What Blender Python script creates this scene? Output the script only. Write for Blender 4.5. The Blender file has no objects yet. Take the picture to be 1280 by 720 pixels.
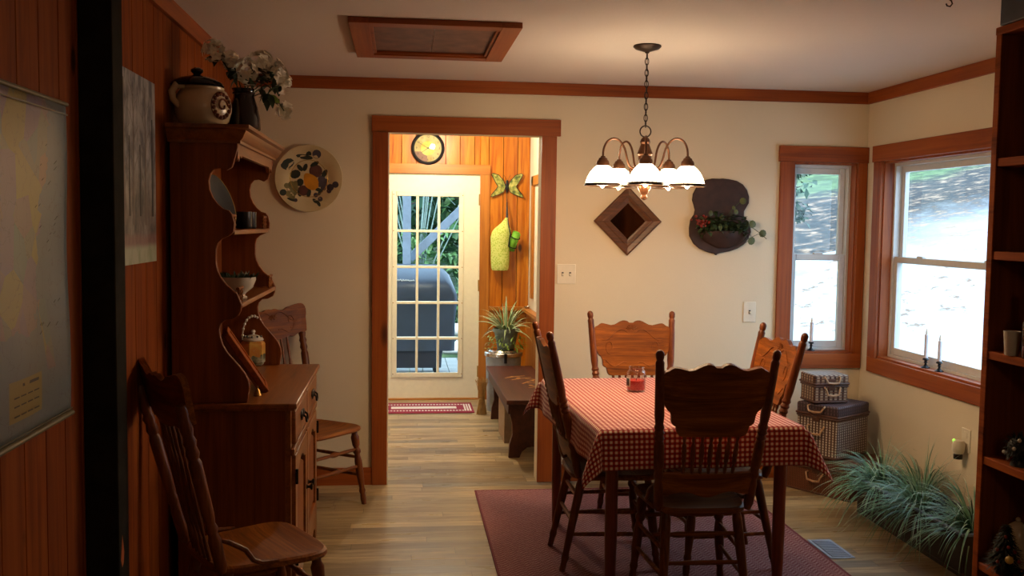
import bpy, bmesh, math, random
from mathutils import Vector, Matrix
random.seed(7)
R = math.radians
PI = math.pi
scn = bpy.context.scene
COL = scn.collection

# ------------------------------------------------------------------ camera
CAM = Vector((0.0, 0.0, 1.57))
FPX = 1200.0
c_r = Vector((0.99334431, -0.1144259, 0.01318307))
c_u = Vector((-0.00545525, 0.06758771, 0.99769842))
c_f = Vector((0.11505356, 0.99112997, -0.06651364))

def at(px, py, **k):
    """point where the sight line of a measured photo pixel meets the plane X=, Y= or Z="""
    (a, v), = k.items()
    i = 'XYZ'.index(a)
    d = c_f + c_r * ((px - 640) / FPX) - c_u * ((py - 360) / FPX)
    return CAM + d * ((v - CAM[i]) / d[i])

cam_d = bpy.data.cameras.new('camera')
cam = bpy.data.objects.new('camera', cam_d)
COL.objects.link(cam)
cam_d.sensor_width = 36.0
cam_d.lens = FPX / 1280 * 36.0
cam_d.clip_start = 0.02
m = Matrix.Identity(4)
for i in range(3):
    m[i][0] = c_r[i]; m[i][1] = c_u[i]; m[i][2] = -c_f[i]; m[i][3] = CAM[i]
cam.matrix_world = m
scn.camera = cam

# ------------------------------------------------------------------ node helper
def lin(h):
    h = h.lstrip('#')
    o = []
    for i in (0, 2, 4):
        c = int(h[i:i+2], 16) / 255
        o.append(c / 12.92 if c <= .04045 else ((c + .055) / 1.055) ** 2.4)
    return (*o, 1.0)

def C4(c):
    if isinstance(c, str): return lin(c)
    return (*c, 1.0) if len(c) == 3 else c

class N:
    def __init__(s, name):
        s.m = bpy.data.materials.new(name); s.m.use_nodes = True
        s.t = s.m.node_tree; s.L = s.t.links
        s.b = s.t.nodes['Principled BSDF']; s.out = s.t.nodes['Material Output']
    def _in(s, sock, v):
        if hasattr(v, 'is_output'): s.L.new(v, sock)
        elif v is not None:
            if sock.type == 'RGBA': v = C4(v)
            sock.default_value = v
    def set(s, **k):
        for n, v in k.items(): s._in(s.b.inputs[n.replace('_', ' ')], v)
        return s
    def obj(s): return s.t.nodes.new('ShaderNodeTexCoord').outputs['Object']
    def uv(s): return s.t.nodes.new('ShaderNodeTexCoord').outputs['UV']
    def map(s, v, scale=(1, 1, 1), loc=(0, 0, 0), rot=(0, 0, 0)):
        n = s.t.nodes.new('ShaderNodeMapping'); s.L.new(v, n.inputs[0])
        n.inputs['Location'].default_value = loc; n.inputs['Rotation'].default_value = rot
        n.inputs['Scale'].default_value = scale
        return n.outputs[0]
    def noise(s, v, scale=5, detail=3, rough=.5, dist=0):
        n = s.t.nodes.new('ShaderNodeTexNoise'); s.L.new(v, n.inputs['Vector'])
        n.inputs['Scale'].default_value = scale; n.inputs['Detail'].default_value = detail
        n.inputs['Roughness'].default_value = rough; n.inputs['Distortion'].default_value = dist
        return n.outputs['Fac']
    def wave(s, v, scale=5, dist=3, detail=2, dscale=1.0, direction='X', kind='BANDS'):
        n = s.t.nodes.new('ShaderNodeTexWave'); s.L.new(v, n.inputs['Vector'])
        n.wave_type = kind
        if kind == 'BANDS': n.bands_direction = direction
        n.inputs['Scale'].default_value = scale; n.inputs['Distortion'].default_value = dist
        n.inputs['Detail'].default_value = detail; n.inputs['Detail Scale'].default_value = dscale
        return n.outputs['Fac']
    def vor(s, v, scale=5, out='Distance', feature='F1', rand=1.0):
        n = s.t.nodes.new('ShaderNodeTexVoronoi'); s.L.new(v, n.inputs['Vector'])
        n.feature = feature
        n.inputs['Scale'].default_value = scale; n.inputs['Randomness'].default_value = rand
        return n.outputs[out]
    def white(s, v):
        n = s.t.nodes.new('ShaderNodeTexWhiteNoise'); s.L.new(v, n.inputs['Vector'])
        return n.outputs['Value']
    def math(s, op, a, b=0.0):
        n = s.t.nodes.new('ShaderNodeMath'); n.operation = op
        s._in(n.inputs[0], a); s._in(n.inputs[1], b)
        return n.outputs[0]
    def sep(s, v):
        n = s.t.nodes.new('ShaderNodeSeparateXYZ'); s.L.new(v, n.inputs[0]); return n.outputs
    def comb(s, x=0.0, y=0.0, z=0.0):
        n = s.t.nodes.new('ShaderNodeCombineXYZ')
        for i, q in enumerate((x, y, z)): s._in(n.inputs[i], q)
        return n.outputs[0]
    def ramp(s, f, stops, interp='LINEAR'):
        n = s.t.nodes.new('ShaderNodeValToRGB'); s._in(n.inputs[0], f)
        e = n.color_ramp; e.interpolation = interp
        while len(e.elements) < len(stops): e.elements.new(.5)
        for el, (p, c) in zip(e.elements, stops): el.position = p; el.color = C4(c)
        return n.outputs[0]
    def mix(s, f, a, b, mode='MIX'):
        n = s.t.nodes.new('ShaderNodeMix'); n.data_type = 'RGBA'; n.blend_type = mode
        s._in(n.inputs['Factor'], f); s._in(n.inputs[6], a); s._in(n.inputs[7], b)
        return n.outputs[2]
    def bump(s, h, strength=.2, dist=.01):
        n = s.t.nodes.new('ShaderNodeBump'); s.L.new(h, n.inputs['Height'])
        n.inputs['Strength'].default_value = strength; n.inputs['Distance'].default_value = dist
        s.L.new(n.outputs[0], s.b.inputs['Normal']); return s

def plain(name, c, rough=.5, metal=0.0, var=.12, vscale=30, spec=.5, bump=0.0):
    n = N(name)
    o = n.obj()
    nz = n.noise(o, vscale, 3)
    base = C4(c)
    dk = tuple(x * (1 - var) for x in base[:3]); lt = tuple(min(1, x * (1 + var)) for x in base[:3])
    n.set(Base_Color=n.ramp(nz, [(.3, dk), (.7, lt)]), Roughness=rough, Metallic=metal)
    n.b.inputs['Specular IOR Level'].default_value = spec
    if bump: n.bump(nz, bump, .004)
    return n.m

def wood(name, dark, mid, light, axis='z', scale=1.0, rough=.35, knots=False, coat=0.0, spec=.5):
    n = N(name); o = n.obj()
    st = {'x': (.06, 1, 1), 'y': (1, .06, 1), 'z': (1, 1, .06)}[axis]
    mp = n.map(o, tuple(q * scale for q in st))
    big = n.noise(mp, 14, 4, .6, 1.2)
    fine = n.noise(n.map(o, tuple(q * scale * (3 if q == 1 else .8) for q in st)), 40, 3, .6)
    v = n.math('ADD', n.math('MULTIPLY', big, .7), n.math('MULTIPLY', fine, .3))
    col = n.ramp(v, [(.3, dark), (.5, mid), (.72, light)])
    if knots:
        kst = {'x': (.35, 1, 1), 'y': (1, .35, 1), 'z': (1, 1, .35)}[axis]
        k = n.vor(n.map(o, kst), 3.1)
        col = n.mix(n.ramp(k, [(.05, (1, 1, 1)), (.11, (0, 0, 0))]), col, tuple(x * .35 for x in C4(dark)[:3]))
    n.set(Base_Color=col, Roughness=rough, Coat_Weight=coat)
    n.b.inputs['Specular IOR Level'].default_value = spec
    n.b.inputs['Coat Roughness'].default_value = .2
    n.bump(v, .08, .003)
    return n.m

M = {}
M['oak'] = wood('oak_chair', '351608', '63300f', '8a4c1c', 'z', 1.5, .42, coat=.0, spec=.3)
M['oak_x'] = wood('oak_chair_cross', '42200c', '78400f', 'a36222', 'x', 1.5, .5, coat=.0, spec=.22)
M['oak_dark'] = wood('oak_hutch', '522408', '793c10', '8e4c17', 'z', 1.2, .5, spec=.3)
M['oak_hutch_y'] = wood('oak_hutch_cross', '542610', '834818', '9c5e26', 'y', 1.2, .36, coat=.12)
M['trim'] = wood('trim_pine_vertical', '6c2e0e', '934714', 'a85a1e', 'z', .8, .5, True, spec=.35)
M['trim_x'] = wood('trim_pine_along', '6c2e0e', '934714', 'a85a1e', 'x', .8, .5, True, spec=.35)
M['trim_y'] = wood('trim_pine_deep', '6c2e0e', '934714', 'a85a1e', 'y', .8, .5, True, spec=.35)
M['mahog'] = wood('table_leg_wood', '4a1a0a', '782f12', '94421a', 'z', 1.2, .4, coat=.05)
M['bench'] = wood('bench_wood', '2c120a', '4a2212', '5c2e18', 'y', 1, .45, spec=.35)
M['shelfw'] = wood('bookcase_wood', '5a260a', '8e4414', 'a8581c', 'y', .9, .75, spec=.15)
M['shelfz'] = wood('bookcase_panel', '4a1e0c', '703614', '864418', 'z', .9, .75, spec=.15)
M['post'] = plain('timber_post_paint', '1e1a13', .85, 0, .4, 14, .12, .3)
M['mirrorf'] = wood('mirror_frame_wood', '38200f', '5c3518', '764622', 'x', 2, .4)
M['planterw'] = plain('wall_planter_wood', '35201a', .65, 0, .35, 18)
M['hatchp'] = plain('hatch_panel_wood', '6d4636', .6, 0, .3, 12)

def board_mat(name, dark, mid, light, yaxis, w, rough, coat, joint=.002):
    """tongue and groove boards: every board its own tone, long grain, knots"""
    n = N(name); o = n.obj(); s = n.sep(o)
    h = s[1] if yaxis else s[0]
    idx = n.math('FLOOR', n.math('DIVIDE', h, w))
    rnd = n.white(n.comb(idx, 3.3, 1.7))
    off = n.math('MULTIPLY', rnd, 7.0)
    v = n.comb(n.math('ADD', h, off), s[0] if yaxis else s[1], n.math('MULTIPLY', n.math('ADD', s[2], off), .07))
    g = n.noise(v, 22, 4, .6, 1.0)
    col = n.ramp(g, [(.3, dark), (.5, mid), (.72, light)])
    col = n.mix(n.math('MULTIPLY', rnd, .35), col, dark)
    k = n.vor(n.comb(n.math('ADD', h, off), s[0] if yaxis else s[1], n.math('MULTIPLY', n.math('ADD', s[2], off), .5)), 5.5)
    col = n.mix(n.ramp(k, [(.07, (1, 1, 1)), (.13, (0, 0, 0))]), col, tuple(x * .3 for x in C4(dark)[:3]))
    fr = n.math('FRACT', n.math('DIVIDE', h, w)); ed = n.math('MINIMUM', fr, n.math('SUBTRACT', 1.0, fr))
    col = n.mix(n.math('MULTIPLY', n.math('LESS_THAN', ed, joint / w), .6), col, tuple(x * .25 for x in C4(dark)[:3]))
    n.set(Base_Color=col, Roughness=rough, Coat_Weight=coat); n.bump(g, .06, .003)
    n.b.inputs['Specular IOR Level'].default_value = .35 if coat else .12
    return n.m
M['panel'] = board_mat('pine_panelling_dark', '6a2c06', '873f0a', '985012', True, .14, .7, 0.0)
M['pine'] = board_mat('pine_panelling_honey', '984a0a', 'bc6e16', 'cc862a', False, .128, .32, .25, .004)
M['pinetrim'] = wood('pine_trim_honey', '8a4c12', 'ad6a1e', 'c28030', 'z', .8, .4, True)
M['pinetrim_x'] = wood('pine_trim_honey_along', '8a4c12', 'ad6a1e', 'c28030', 'x', .8, .4, True)

def wall_mat(name, c, b=.12, sc=90):
    n = N(name); o = n.obj(); nz = n.noise(o, sc, 4, .6); big = n.noise(o, 1.3, 2)
    base = C4(c)
    n.set(Base_Color=n.ramp(big, [(.3, tuple(x * .96 for x in base[:3])), (.7, base)]), Roughness=.85)
    n.bump(nz, b, .004); return n.m
M['wall'] = wall_mat('cream_wall_paint', 'e0d3b8')
M['ceil'] = wall_mat('ceiling_paint', 'dcd0c6', .35, 70)
M['plinth'] = plain('dark_room_wall', '6b5138', .8)

def floor_mat():
    n = N('hickory_floor'); o = n.obj(); s = n.sep(o)
    W = .083
    yy = n.math('DIVIDE', s[1], W); row = n.math('FLOOR', yy)
    r1 = n.white(n.comb(row, 1.1, 5.0))
    xx = n.math('DIVIDE', n.math('ADD', s[0], n.math('MULTIPLY', r1, 9.0)), .95)
    pl = n.math('FLOOR', xx)
    rnd = n.white(n.comb(row, pl, 2.0))
    v = n.comb(n.math('MULTIPLY', n.math('ADD', s[0], n.math('MULTIPLY', rnd, 20)), .12), n.math('ADD', s[1], n.math('MULTIPLY', rnd, 3)), 0.0)
    g = n.noise(v, 24, 4, .6, .8)
    tone = n.ramp(rnd, [(0, '84704e'), (.25, 'a08a62'), (.5, 'c0a676'), (.75, 'd2ba8a'), (.9, 'a8946c'), (1, '8c8470')])
    col = n.mix(n.ramp(g, [(.3, (.75, .75, .75)), (.7, (0, 0, 0))]), tone, '5e442a')
    fy = n.math('FRACT', yy); fx = n.math('FRACT', xx)
    gap = n.math('MAXIMUM', n.math('LESS_THAN', fy, .025), n.math('LESS_THAN', fx, .003))
    col = n.mix(n.math('MULTIPLY', gap, .7), col, '3a2814')
    n.set(Base_Color=col, Roughness=n.ramp(g, [(.3, (.36, .36, .36)), (.7, (.26, .26, .26))]))
    n.bump(n.math('SUBTRACT', 1.0, gap), .15, .002)
    return n.m
M['floor'] = floor_mat()

def rug_mat():
    n = N('woven_rug'); o = n.obj(); s = n.sep(o)
    p = .0065
    a = n.math('FLOOR', n.math('DIVIDE', s[0], p)); b = n.math('FLOOR', n.math('DIVIDE', s[1], p))
    zig = n.math('ABSOLUTE', n.math('SUBTRACT', n.math('MODULO', n.math('ADD', a, 400.0), 8.0), 4.0))
    d = n.math('MODULO', n.math('ADD', n.math('ADD', b, zig), 400.0), 4.0)
    f = n.math('LESS_THAN', d, 1.5)
    rnd = n.white(n.comb(a, b, 0.0))
    c1 = n.mix(rnd, '6c2c2e', '803a3a'); c2 = n.mix(rnd, '8c5e5a', 'a47a74')
    nz = n.noise(o, 400, 2)
    n.set(Base_Color=n.mix(f, c1, c2), Roughness=.95); n.bump(n.math('ADD', n.math('MULTIPLY', f, .5), nz), .5, .003)
    return n.m
M['rug'] = rug_mat()
M['rugedge'] = plain('rug_binding', '6a2026', .9, 0, .2, 200)

def gingham(name, p):
    n = N(name); u = n.sep(n.uv())
    fx = n.math('LESS_THAN', n.math('FRACT', n.math('DIVIDE', u[0], p)), .5)
    fy = n.math('LESS_THAN', n.math('FRACT', n.math('DIVIDE', u[1], p)), .5)
    f = n.math('MULTIPLY', n.math('ADD', fx, fy), .5)
    nz = n.noise(n.uv(), 900, 2)
    n.set(Base_Color=n.ramp(f, [(0, 'ecd3b8'), (.5, 'b23a2e'), (1, '7d0f12')], 'CONSTANT'), Roughness=.9)
    n.t.nodes[-1]
    for e, pos in zip(n.b.inputs['Base Color'].links[0].from_node.color_ramp.elements, (0, .25, .75)): e.position = pos
    n.bump(nz, .15, .001)
    n.set(Sheen_Weight=.2)
    return n.m
M['gingham'] = gingham('gingham_cloth', .021)

def wicker(name, light, dark, band, p=.0135, q=.011):
    n = N(name); s = n.sep(n.obj())
    u = n.math('ADD', s[0], s[1])
    fu = n.math('FRACT', n.math('DIVIDE', u, p)); fv = n.math('FRACT', n.math('DIVIDE', s[2], q))
    slat = n.math('LESS_THAN', fu, .55); cross = n.math('GREATER_THAN', fv, .72)
    col = n.mix(slat, dark, light); col = n.mix(cross, col, band)
    nz = n.noise(n.obj(), 160, 3)
    col = n.mix(n.math('MULTIPLY', nz, .4), col, dark)
    n.set(Base_Color=col, Roughness=.6); n.bump(n.math('ADD', slat, cross), .5, .003)
    return n.m
M['wick_lt'] = wicker('wicker_pale_slats', 'c4b6a6', '3a2018', '54301f', .021, .015)
M['wick_top'] = wicker('wicker_dark_lid', '5a4448', '2c1d1e', '3a2628', .02, .02)
M['wick_sm'] = wicker('wicker_small_slats', 'a8927a', '3c2014', '5c3218', .03, .016)
M['wick_br'] = wicker('wicker_brown', '7a4422', '44200c', '5c3014', .012, .014)
M['wick_rim'] = plain('wicker_rim', '4d2a18', .55, 0, .4, 120, .5, .4)
M['cane'] = plain('cane_handle', 'a8825c', .45, 0, .25, 60)

M['brass'] = plain('antique_bronze', '6a4630', .38, .75, .25, 40)
M['bronzed'] = plain('dark_bronze', '33241c', .42, .7, .25, 40)
M['pull'] = plain('aged_iron_pull', '1c1714', .4, .8, .2, 60)
M['vinyl'] = plain('white_vinyl', 'cfcfcd', .35, 0, .03)
M['doorw'] = plain('cream_door_paint', 'e6e0c4', .4, 0, .03)
M['plate_w'] = plain('ivory_plastic', 'e4dcc8', .35, 0, .03)
M['slot'] = plain('dark_slot', '2a2622', .5)
M['chrome'] = plain('bright_steel', 'b8b4aa', .22, .9, .1)
M['blackm'] = plain('black_metal', '16151a', .4, .4)
M['hinge'] = plain('brass_hinge', 'b08a4a', .35, .9)

def glass_mat(name, tint=(1, 1, 1), refl=.08, rough=0.0):
    n = N(name); t = n.t
    tr = t.nodes.new('ShaderNodeBsdfTransparent'); tr.inputs[0].default_value = (*tint, 1)
    gl = t.nodes.new('ShaderNodeBsdfGlossy'); gl.inputs['Roughness'].default_value = rough
    fr = t.nodes.new('ShaderNodeLayerWeight'); fr.inputs['Blend'].default_value = .5
    fc = n.math('ADD', n.math('MULTIPLY', n.math('POWER', fr.outputs['Facing'], 4.0), refl * 6), refl * .45)
    mx = t.nodes.new('ShaderNodeMixShader')
    t.links.new(fc, mx.inputs[0]); t.links.new(tr.outputs[0], mx.inputs[1]); t.links.new(gl.outputs[0], mx.inputs[2])
    t.links.new(mx.outputs[0], n.out.inputs[0]); t.nodes.remove(n.b)
    return n.m
M['pane'] = glass_mat('window_glass', (.96, .985, .98), refl=.03)
M['jarglass'] = glass_mat('jar_glass', (.93, .94, .93), refl=.16, rough=.02)

def emit_mat(name, col, strength, base=(.8, .8, .8)):
    n = N(name); n.set(Base_Color=base, Roughness=.4)
    n.b.inputs['Emission Color'].default_value = C4(col); n.b.inputs['Emission Strength'].default_value = strength
    return n.m
M['shade'] = emit_mat('lit_frosted_glass_shade', (1, .76, .48), 16)
M['bulb'] = emit_mat('lit_bulb', (1, .82, .55), 12)
M['dome'] = emit_mat('lit_ceiling_dome', (1, .86, .62), 9)
M['plug_led'] = emit_mat('green_indicator', (.4, 1, .1), 1.0, (.3, .7, .1))

M['ceramic'] = plain('cream_stoneware', 'cbb593', .22, 0, .1, 8)
M['glaze'] = plain('dark_glaze', '120a14', .12, 0, .2)
M['emblem'] = plain('brown_transfer', '6b3418', .3, 0, .3, 60)
M['smoke'] = plain('smoked_glass', '1e1210', .08, 0, .2)
M['petal'] = plain('white_petal', 'eee6d4', .7, 0, .12)
M['leaf'] = plain('dark_leaf', '22351a', .5, 0, .4, 25)
M['leaf_lt'] = plain('light_leaf', '7a9a3a', .5, 0, .3, 25)
M['stem'] = plain('green_stem', '33451f', .6, 0, .3)
M['white_cer'] = plain('white_ceramic', 'cfc8ba', .25, 0, .05)
M['blue_cer'] = plain('blue_decorated_ceramic', '0e1218', .7, 0, .5, 22)
M['gold'] = plain('gilt_rim', 'a88438', .3, .8)
M['map_rail'] = plain('map_rail', '6e6242', .5)
M['pot'] = plain('grey_green_pot', '68776c', .6, 0, .25, 18)
M['wax'] = plain('red_wax', 'c02316', .45, 0, .1)
M['soil'] = plain('dark_soil', '20160f', .95, 0, .4, 80)
M['trough'] = plain('dark_planter', '2a1d16', .6, 0, .25, 30)
M['navy'] = plain('navy_tarp', '2a3340', .38, 0, .25, 5, .6)
M['navy2'] = plain('dark_lower_tarp', '1a1e28', .55, 0, .25, 9, .5)
M['deck'] = wood('deck_board', '6a6a68', '86847e', '9a968c', 'x', 1, .8)
M['bluepaint'] = plain('slate_painted_lumber', '66717c', .7, 0, .15, 12)
M['bark'] = plain('tree_bark', '5b4c40', .9, 0, .35, 15, .3, .6)
M['fol1'] = plain('foliage_mid', '35582e', .6, 0, .5, 4)
M['fol2'] = plain('foliage_dark', '1f3d2a', .6, 0, .5, 4)
M['fol3'] = plain('foliage_bright', '4c7038', .6, 0, .45, 4)
M['stone'] = plain('pale_stone', 'b4b2aa', .85, 0, .25, 8, .4, .4)
M['register'] = plain('pale_blue_metal', '9aa8bc', .45, .2, .08)
CHAND, ENTRY, SUN, SKY, EXPO, ROOM = 5.8, 54.0, 3.5, 6.0, 0.14, 9.0
# ------------------------------------------------------------------ mesh helpers
def frame_z(d):
    d = d.normalized()
    a = Vector((0, 0, 1)) if abs(d.z) < .95 else Vector((1, 0, 0))
    x = a.cross(d).normalized(); y = d.cross(x)
    return x, y, d

class MB:
    def __init__(s): s.b = bmesh.new(); s.uvs = {}
    def face(s, vs):
        try: return s.b.faces.new(vs)
        except ValueError: return None
    def v(s, p): return s.b.verts.new(p)
    def box(s, x0, x1, y0, y1, z0, z1, mat=None):
        vs = [Vector((x, y, z)) for z in (z0, z1) for y in (y0, y1) for x in (x0, x1)]
        if mat is not None: vs = [mat @ q for q in vs]
        vs = [s.v(q) for q in vs]
        for f in ((0, 2, 3, 1), (4, 5, 7, 6), (0, 1, 5, 4), (2, 6, 7, 3), (0, 4, 6, 2), (1, 3, 7, 5)):
            s.face([vs[i] for i in f])
        return s
    def tube(s, pts, rad, n=10, closed=False, cap=True, flat=None):
        pts = [Vector(p) for p in pts]; k = len(pts)
        if not hasattr(rad, '__len__'): rad = [rad] * k
        rings = []; px = None
        for i, p in enumerate(pts):
            if closed: d = pts[(i + 1) % k] - pts[i - 1]
            else: d = pts[min(i + 1, k - 1)] - pts[max(i - 1, 0)]
            if d.length < 1e-9: d = Vector((0, 0, 1))
            d.normalize()
            if px is None: x, y, _ = frame_z(d)
            else:
                x = px - d * px.dot(d)
                if x.length < 1e-6: x, y, _ = frame_z(d)
                x.normalize(); y = d.cross(x)
            px = x
            fl = 1 if flat is None else flat
            rings.append([s.v(p + (x * math.cos(2 * PI * j / n) + y * math.sin(2 * PI * j / n) * fl) * rad[i]) for j in range(n)])
        for i in range(k if closed else k - 1):
            a, b = rings[i], rings[(i + 1) % k]
            for j in range(n): s.face([a[j], a[(j + 1) % n], b[(j + 1) % n], b[j]])
        if cap and not closed:
            s.face(rings[0][::-1]); s.face(rings[-1])
        return s
    def turned(s, p, q, prof, n=12):
        """turned piece along p..q; prof = [(t, r)]"""
        p = Vector(p); q = Vector(q)
        return s.tube([p.lerp(q, t) for t, r in prof], [r for t, r in prof], n)
    def lathe(s, prof, c=(0, 0, 0), n=24, ax=None, cap0=False, cap1=False, sweep=None):
        """prof = [(r, h)] about axis ax through c"""
        c = Vector(c); x, y, z = frame_z(Vector(ax) if ax else Vector((0, 0, 1)))
        if ax is None: x, y, z = Vector((1, 0, 0)), Vector((0, 1, 0)), Vector((0, 0, 1))
        rings = []
        for r, h in prof:
            if r < 1e-6: rings.append([s.v(c + z * h)])
            else: rings.append([s.v(c + z * h + (x * math.cos(2 * PI * j / n) + y * math.sin(2 * PI * j / n)) * r) for j in range(n)])
        for a, b in zip(rings, rings[1:]):
            for j in range(n):
                k = (j + 1) % n
                if len(a) == 1 and len(b) == 1: continue
                if len(a) == 1: s.face([a[0], b[k], b[j]])
                elif len(b) == 1: s.face([a[j], a[k], b[0]])
                else: s.face([a[j], a[k], b[k], b[j]])
        if cap0 and len(rings[0]) > 1: s.face(rings[0][::-1])
        if cap1 and len(rings[-1]) > 1: s.face(rings[-1])
        return s
    def prism(s, poly, fn, d0, d1):
        """poly of (a,b); fn(a,b,d) -> point; extruded d0..d1"""
        A = [s.v(fn(a, b, d0)) for a, b in poly]; B = [s.v(fn(a, b, d1)) for a, b in poly]
        n = len(poly)
        s.face(A[::-1]); s.face(B)
        for i in range(n): s.face([A[i], A[(i + 1) % n], B[(i + 1) % n], B[i]])
        return s
    def ball(s, c, r, n=12, m=8):
        if not hasattr(r, '__len__'): r = (r, r, r)
        c = Vector(c); rings = []
        for i in range(m + 1):
            t = PI * i / m
            if i in (0, m): rings.append([s.v(c + Vector((0, 0, r[2] * math.cos(t))))])
            else: rings.append([s.v(c + Vector((r[0] * math.sin(t) * math.cos(2 * PI * j / n), r[1] * math.sin(t) * math.sin(2 * PI * j / n), r[2] * math.cos(t)))) for j in range(n)])
        for a, b in zip(rings, rings[1:]):
            for j in range(n):
                k = (j + 1) % n
                if len(a) == 1: s.face([a[0], b[j], b[k]])
                elif len(b) == 1: s.face([a[j], b[0], a[k]])
                else: s.face([a[j], b[j], b[k], a[k]])
        return s
    def grid(s, f, nu, nv, closed_u=False, uv=None):
        V = [[s.v(f(i / nu, j / nv)) for j in range(nv + 1)] for i in range(nu + (0 if closed_u else 1))]
        L = len(V)
        lay = s.b.loops.layers.uv.verify() if uv else None
        for i in range(nu):
            for j in range(nv):
                a = [(i, j), ((i + 1) % L, j), ((i + 1) % L, j + 1), (i, j + 1)]
                fc = s.face([V[p][q] for p, q in a])
                if fc and uv:
                    for lp, (p, q) in zip(fc.loops, ((i, j), (i + 1, j), (i + 1, j + 1), (i, j + 1))):
                        lp[lay].uv = uv(p / nu, q / nv)
        return s
    def leaf(s, p, d, up, L, W, bend=.2, n=3):
        p = Vector(p); d = Vector(d).normalized(); side = d.cross(Vector(up))
        if side.length < 1e-4: side = Vector((1, 0, 0))
        side.normalize(); nn = side.cross(d)
        prev = None
        for i in range(n + 1):
            t = i / n
            w = W * math.sin(PI * min(.97, .08 + t * .9)) * .5
            c = p + d * (L * t) - nn * (bend * L * t * t)
            a, b = s.v(c + side * w + nn * w * .3), s.v(c - side * w + nn * w * .3); mid = s.v(c)
            if prev: s.face([prev[0], prev[2], mid, a]); s.face([prev[2], prev[1], b, mid])
            prev = (a, b, mid)
        return s
    def build(s, name, mat, parent=None, smooth=True, bevel=0.0, bseg=2, ang=35, world=False, recalc=True):
        if recalc: bmesh.ops.recalc_face_normals(s.b, faces=s.b.faces)
        me = bpy.data.meshes.new(name)
        if world and parent:
            off = Vector((0, 0, 0)); q = parent
            while q: off += q.location; q = q.parent
            for v in s.b.verts: v.co -= off
        s.b.to_mesh(me); s.b.free()
        if smooth:
            me.polygons.foreach_set('use_smooth', [True] * len(me.polygons)); me.set_sharp_from_angle(angle=R(ang))
        o = bpy.data.objects.new(name, me); COL.objects.link(o)
        if mat is not None: me.materials.append(M[mat] if isinstance(mat, str) else mat)
        if parent: o.parent = parent
        if bevel:
            b = o.modifiers.new('bevel', 'BEVEL'); b.width = bevel; b.segments = bseg; b.limit_method = 'ANGLE'; b.angle_limit = R(40)
        return o

def BX(*a): return MB().box(*a)
def thing(name, label, cat, loc=(0, 0, 0), rz=0.0, group=None):
    o = bpy.data.objects.new(name, None); COL.objects.link(o)
    o.location = loc; o.rotation_euler = (0, 0, rz); o.empty_display_size = .1
    return tag(o, label, cat, group)
def tag(o, label=None, cat=None, group=None, kind=None):
    if label: o['label'] = label
    if cat: o['category'] = cat
    if group: o['group'] = group
    if kind: o['kind'] = kind
    return o
def struct(o, label=None, cat=None):
    o['kind'] = 'structure'
    return tag(o, label, cat)
def sempty(name, loc=(0, 0, 0)):
    o = bpy.data.objects.new(name, None); COL.objects.link(o); o.location = loc; o['kind'] = 'structure'; return o
def copy_tree(o, parent=None):
    c = o.copy(); COL.objects.link(c)
    if parent: c.parent = parent
    for ch in [q for q in bpy.data.objects if q.parent == o]: copy_tree(ch, c)
    return c
def ptag(o, label): o['label'] = label; return o

# ------------------------------------------------------------------ room constants
D = 5.729; XL = -.891; XR = 2.883; ZC = 2.41; WT = .12
YU = 8.5; XU = 1.135; ZU = 2.55       # utility room behind the doorway
XJ = 2.30; YJ = 3.10                  # return where the room narrows behind the bookcase
DX0, DX1, DZ = -.072, .832, 2.098     # doorway

def S(name, mb, mat, lab=None, cat=None, **k): return struct(mb.build(name, mat, **k), lab, cat)

S('floor', BX(-1.5, 3.1, -2.2, YU + .02, -.12, 0), 'floor', 'honey and grey hickory plank floor running through the doorway', 'floor', smooth=False)
S('ceiling', BX(XL - .2, XR + .2, -2.2, D + WT, ZC, ZC + .12), 'ceil', 'pale ceiling over the dining room', 'ceiling', smooth=False)
S('ceiling_utility', BX(-1.5, XU + .2, D + WT, YU + .15, ZU, ZU + .12), 'ceil', 'ceiling of the bright back entry', 'ceiling', smooth=False)
S('roof', BX(-1.6, 3.2, -2.4, YU + .5, 2.68, 2.8), 'plinth', 'flat roof slab above the rooms', 'roof', smooth=False)
# left wall: tongue and groove boards
w = MB(); y = -2.1
while y < D - .001:
    y1 = min(y + .14, D)
    pr = [(y, .002), (y + .001, .002), (y + .003, .006), (y1 - .003, .006), (y1 - .001, .002), (y1, .002), (y1, -.14), (y, -.14)]
    w.prism(pr, lambda a, b, d: (XL - .006 + b, a, d), 0, ZC)
    y = y1
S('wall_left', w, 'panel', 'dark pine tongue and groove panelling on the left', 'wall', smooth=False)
# back wall with a doorway and a window
WX0, WX1, WZ0, WZ1 = 2.405, 2.822, .785, 1.975
b = MB()
b.box(XL - .15, DX0, D, D + WT, 0, ZC); b.box(DX0, DX1, D, D + WT, DZ, ZC); b.box(DX1, WX0, D, D + WT, 0, ZC)
b.box(WX0, WX1, D, D + WT, 0, WZ0); b.box(WX0, WX1, D, D + WT, WZ1, ZC); b.box(WX1, XR + .14, D, D + WT, 0, ZC)
S('wall_back', b, 'wall', 'cream painted wall with the doorway and corner window', 'wall', smooth=False)
RY0, RY1, RZ0, RZ1 = 4.22, 5.512, .785, 1.975
b = MB()
b.box(XR, XR + .14, YJ, RY0, 0, ZC); b.box(XR, XR + .14, RY0, RY1, 0, RZ0); b.box(XR, XR + .14, RY0, RY1, RZ1, ZC); b.box(XR, XR + .14, RY1, D, 0, ZC)
S('wall_right', b, 'wall', 'cream painted right wall with the big window', 'wall', smooth=False)
b = BX(XJ, XR + .14, YJ - .12, YJ, 0, ZC).box(XJ, XJ + .12, -2.2, YJ - .12, 0, ZC)
S('wall_bookcase', b, 'wall', 'cream wall return behind the bookcase', 'wall', smooth=False)
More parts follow.
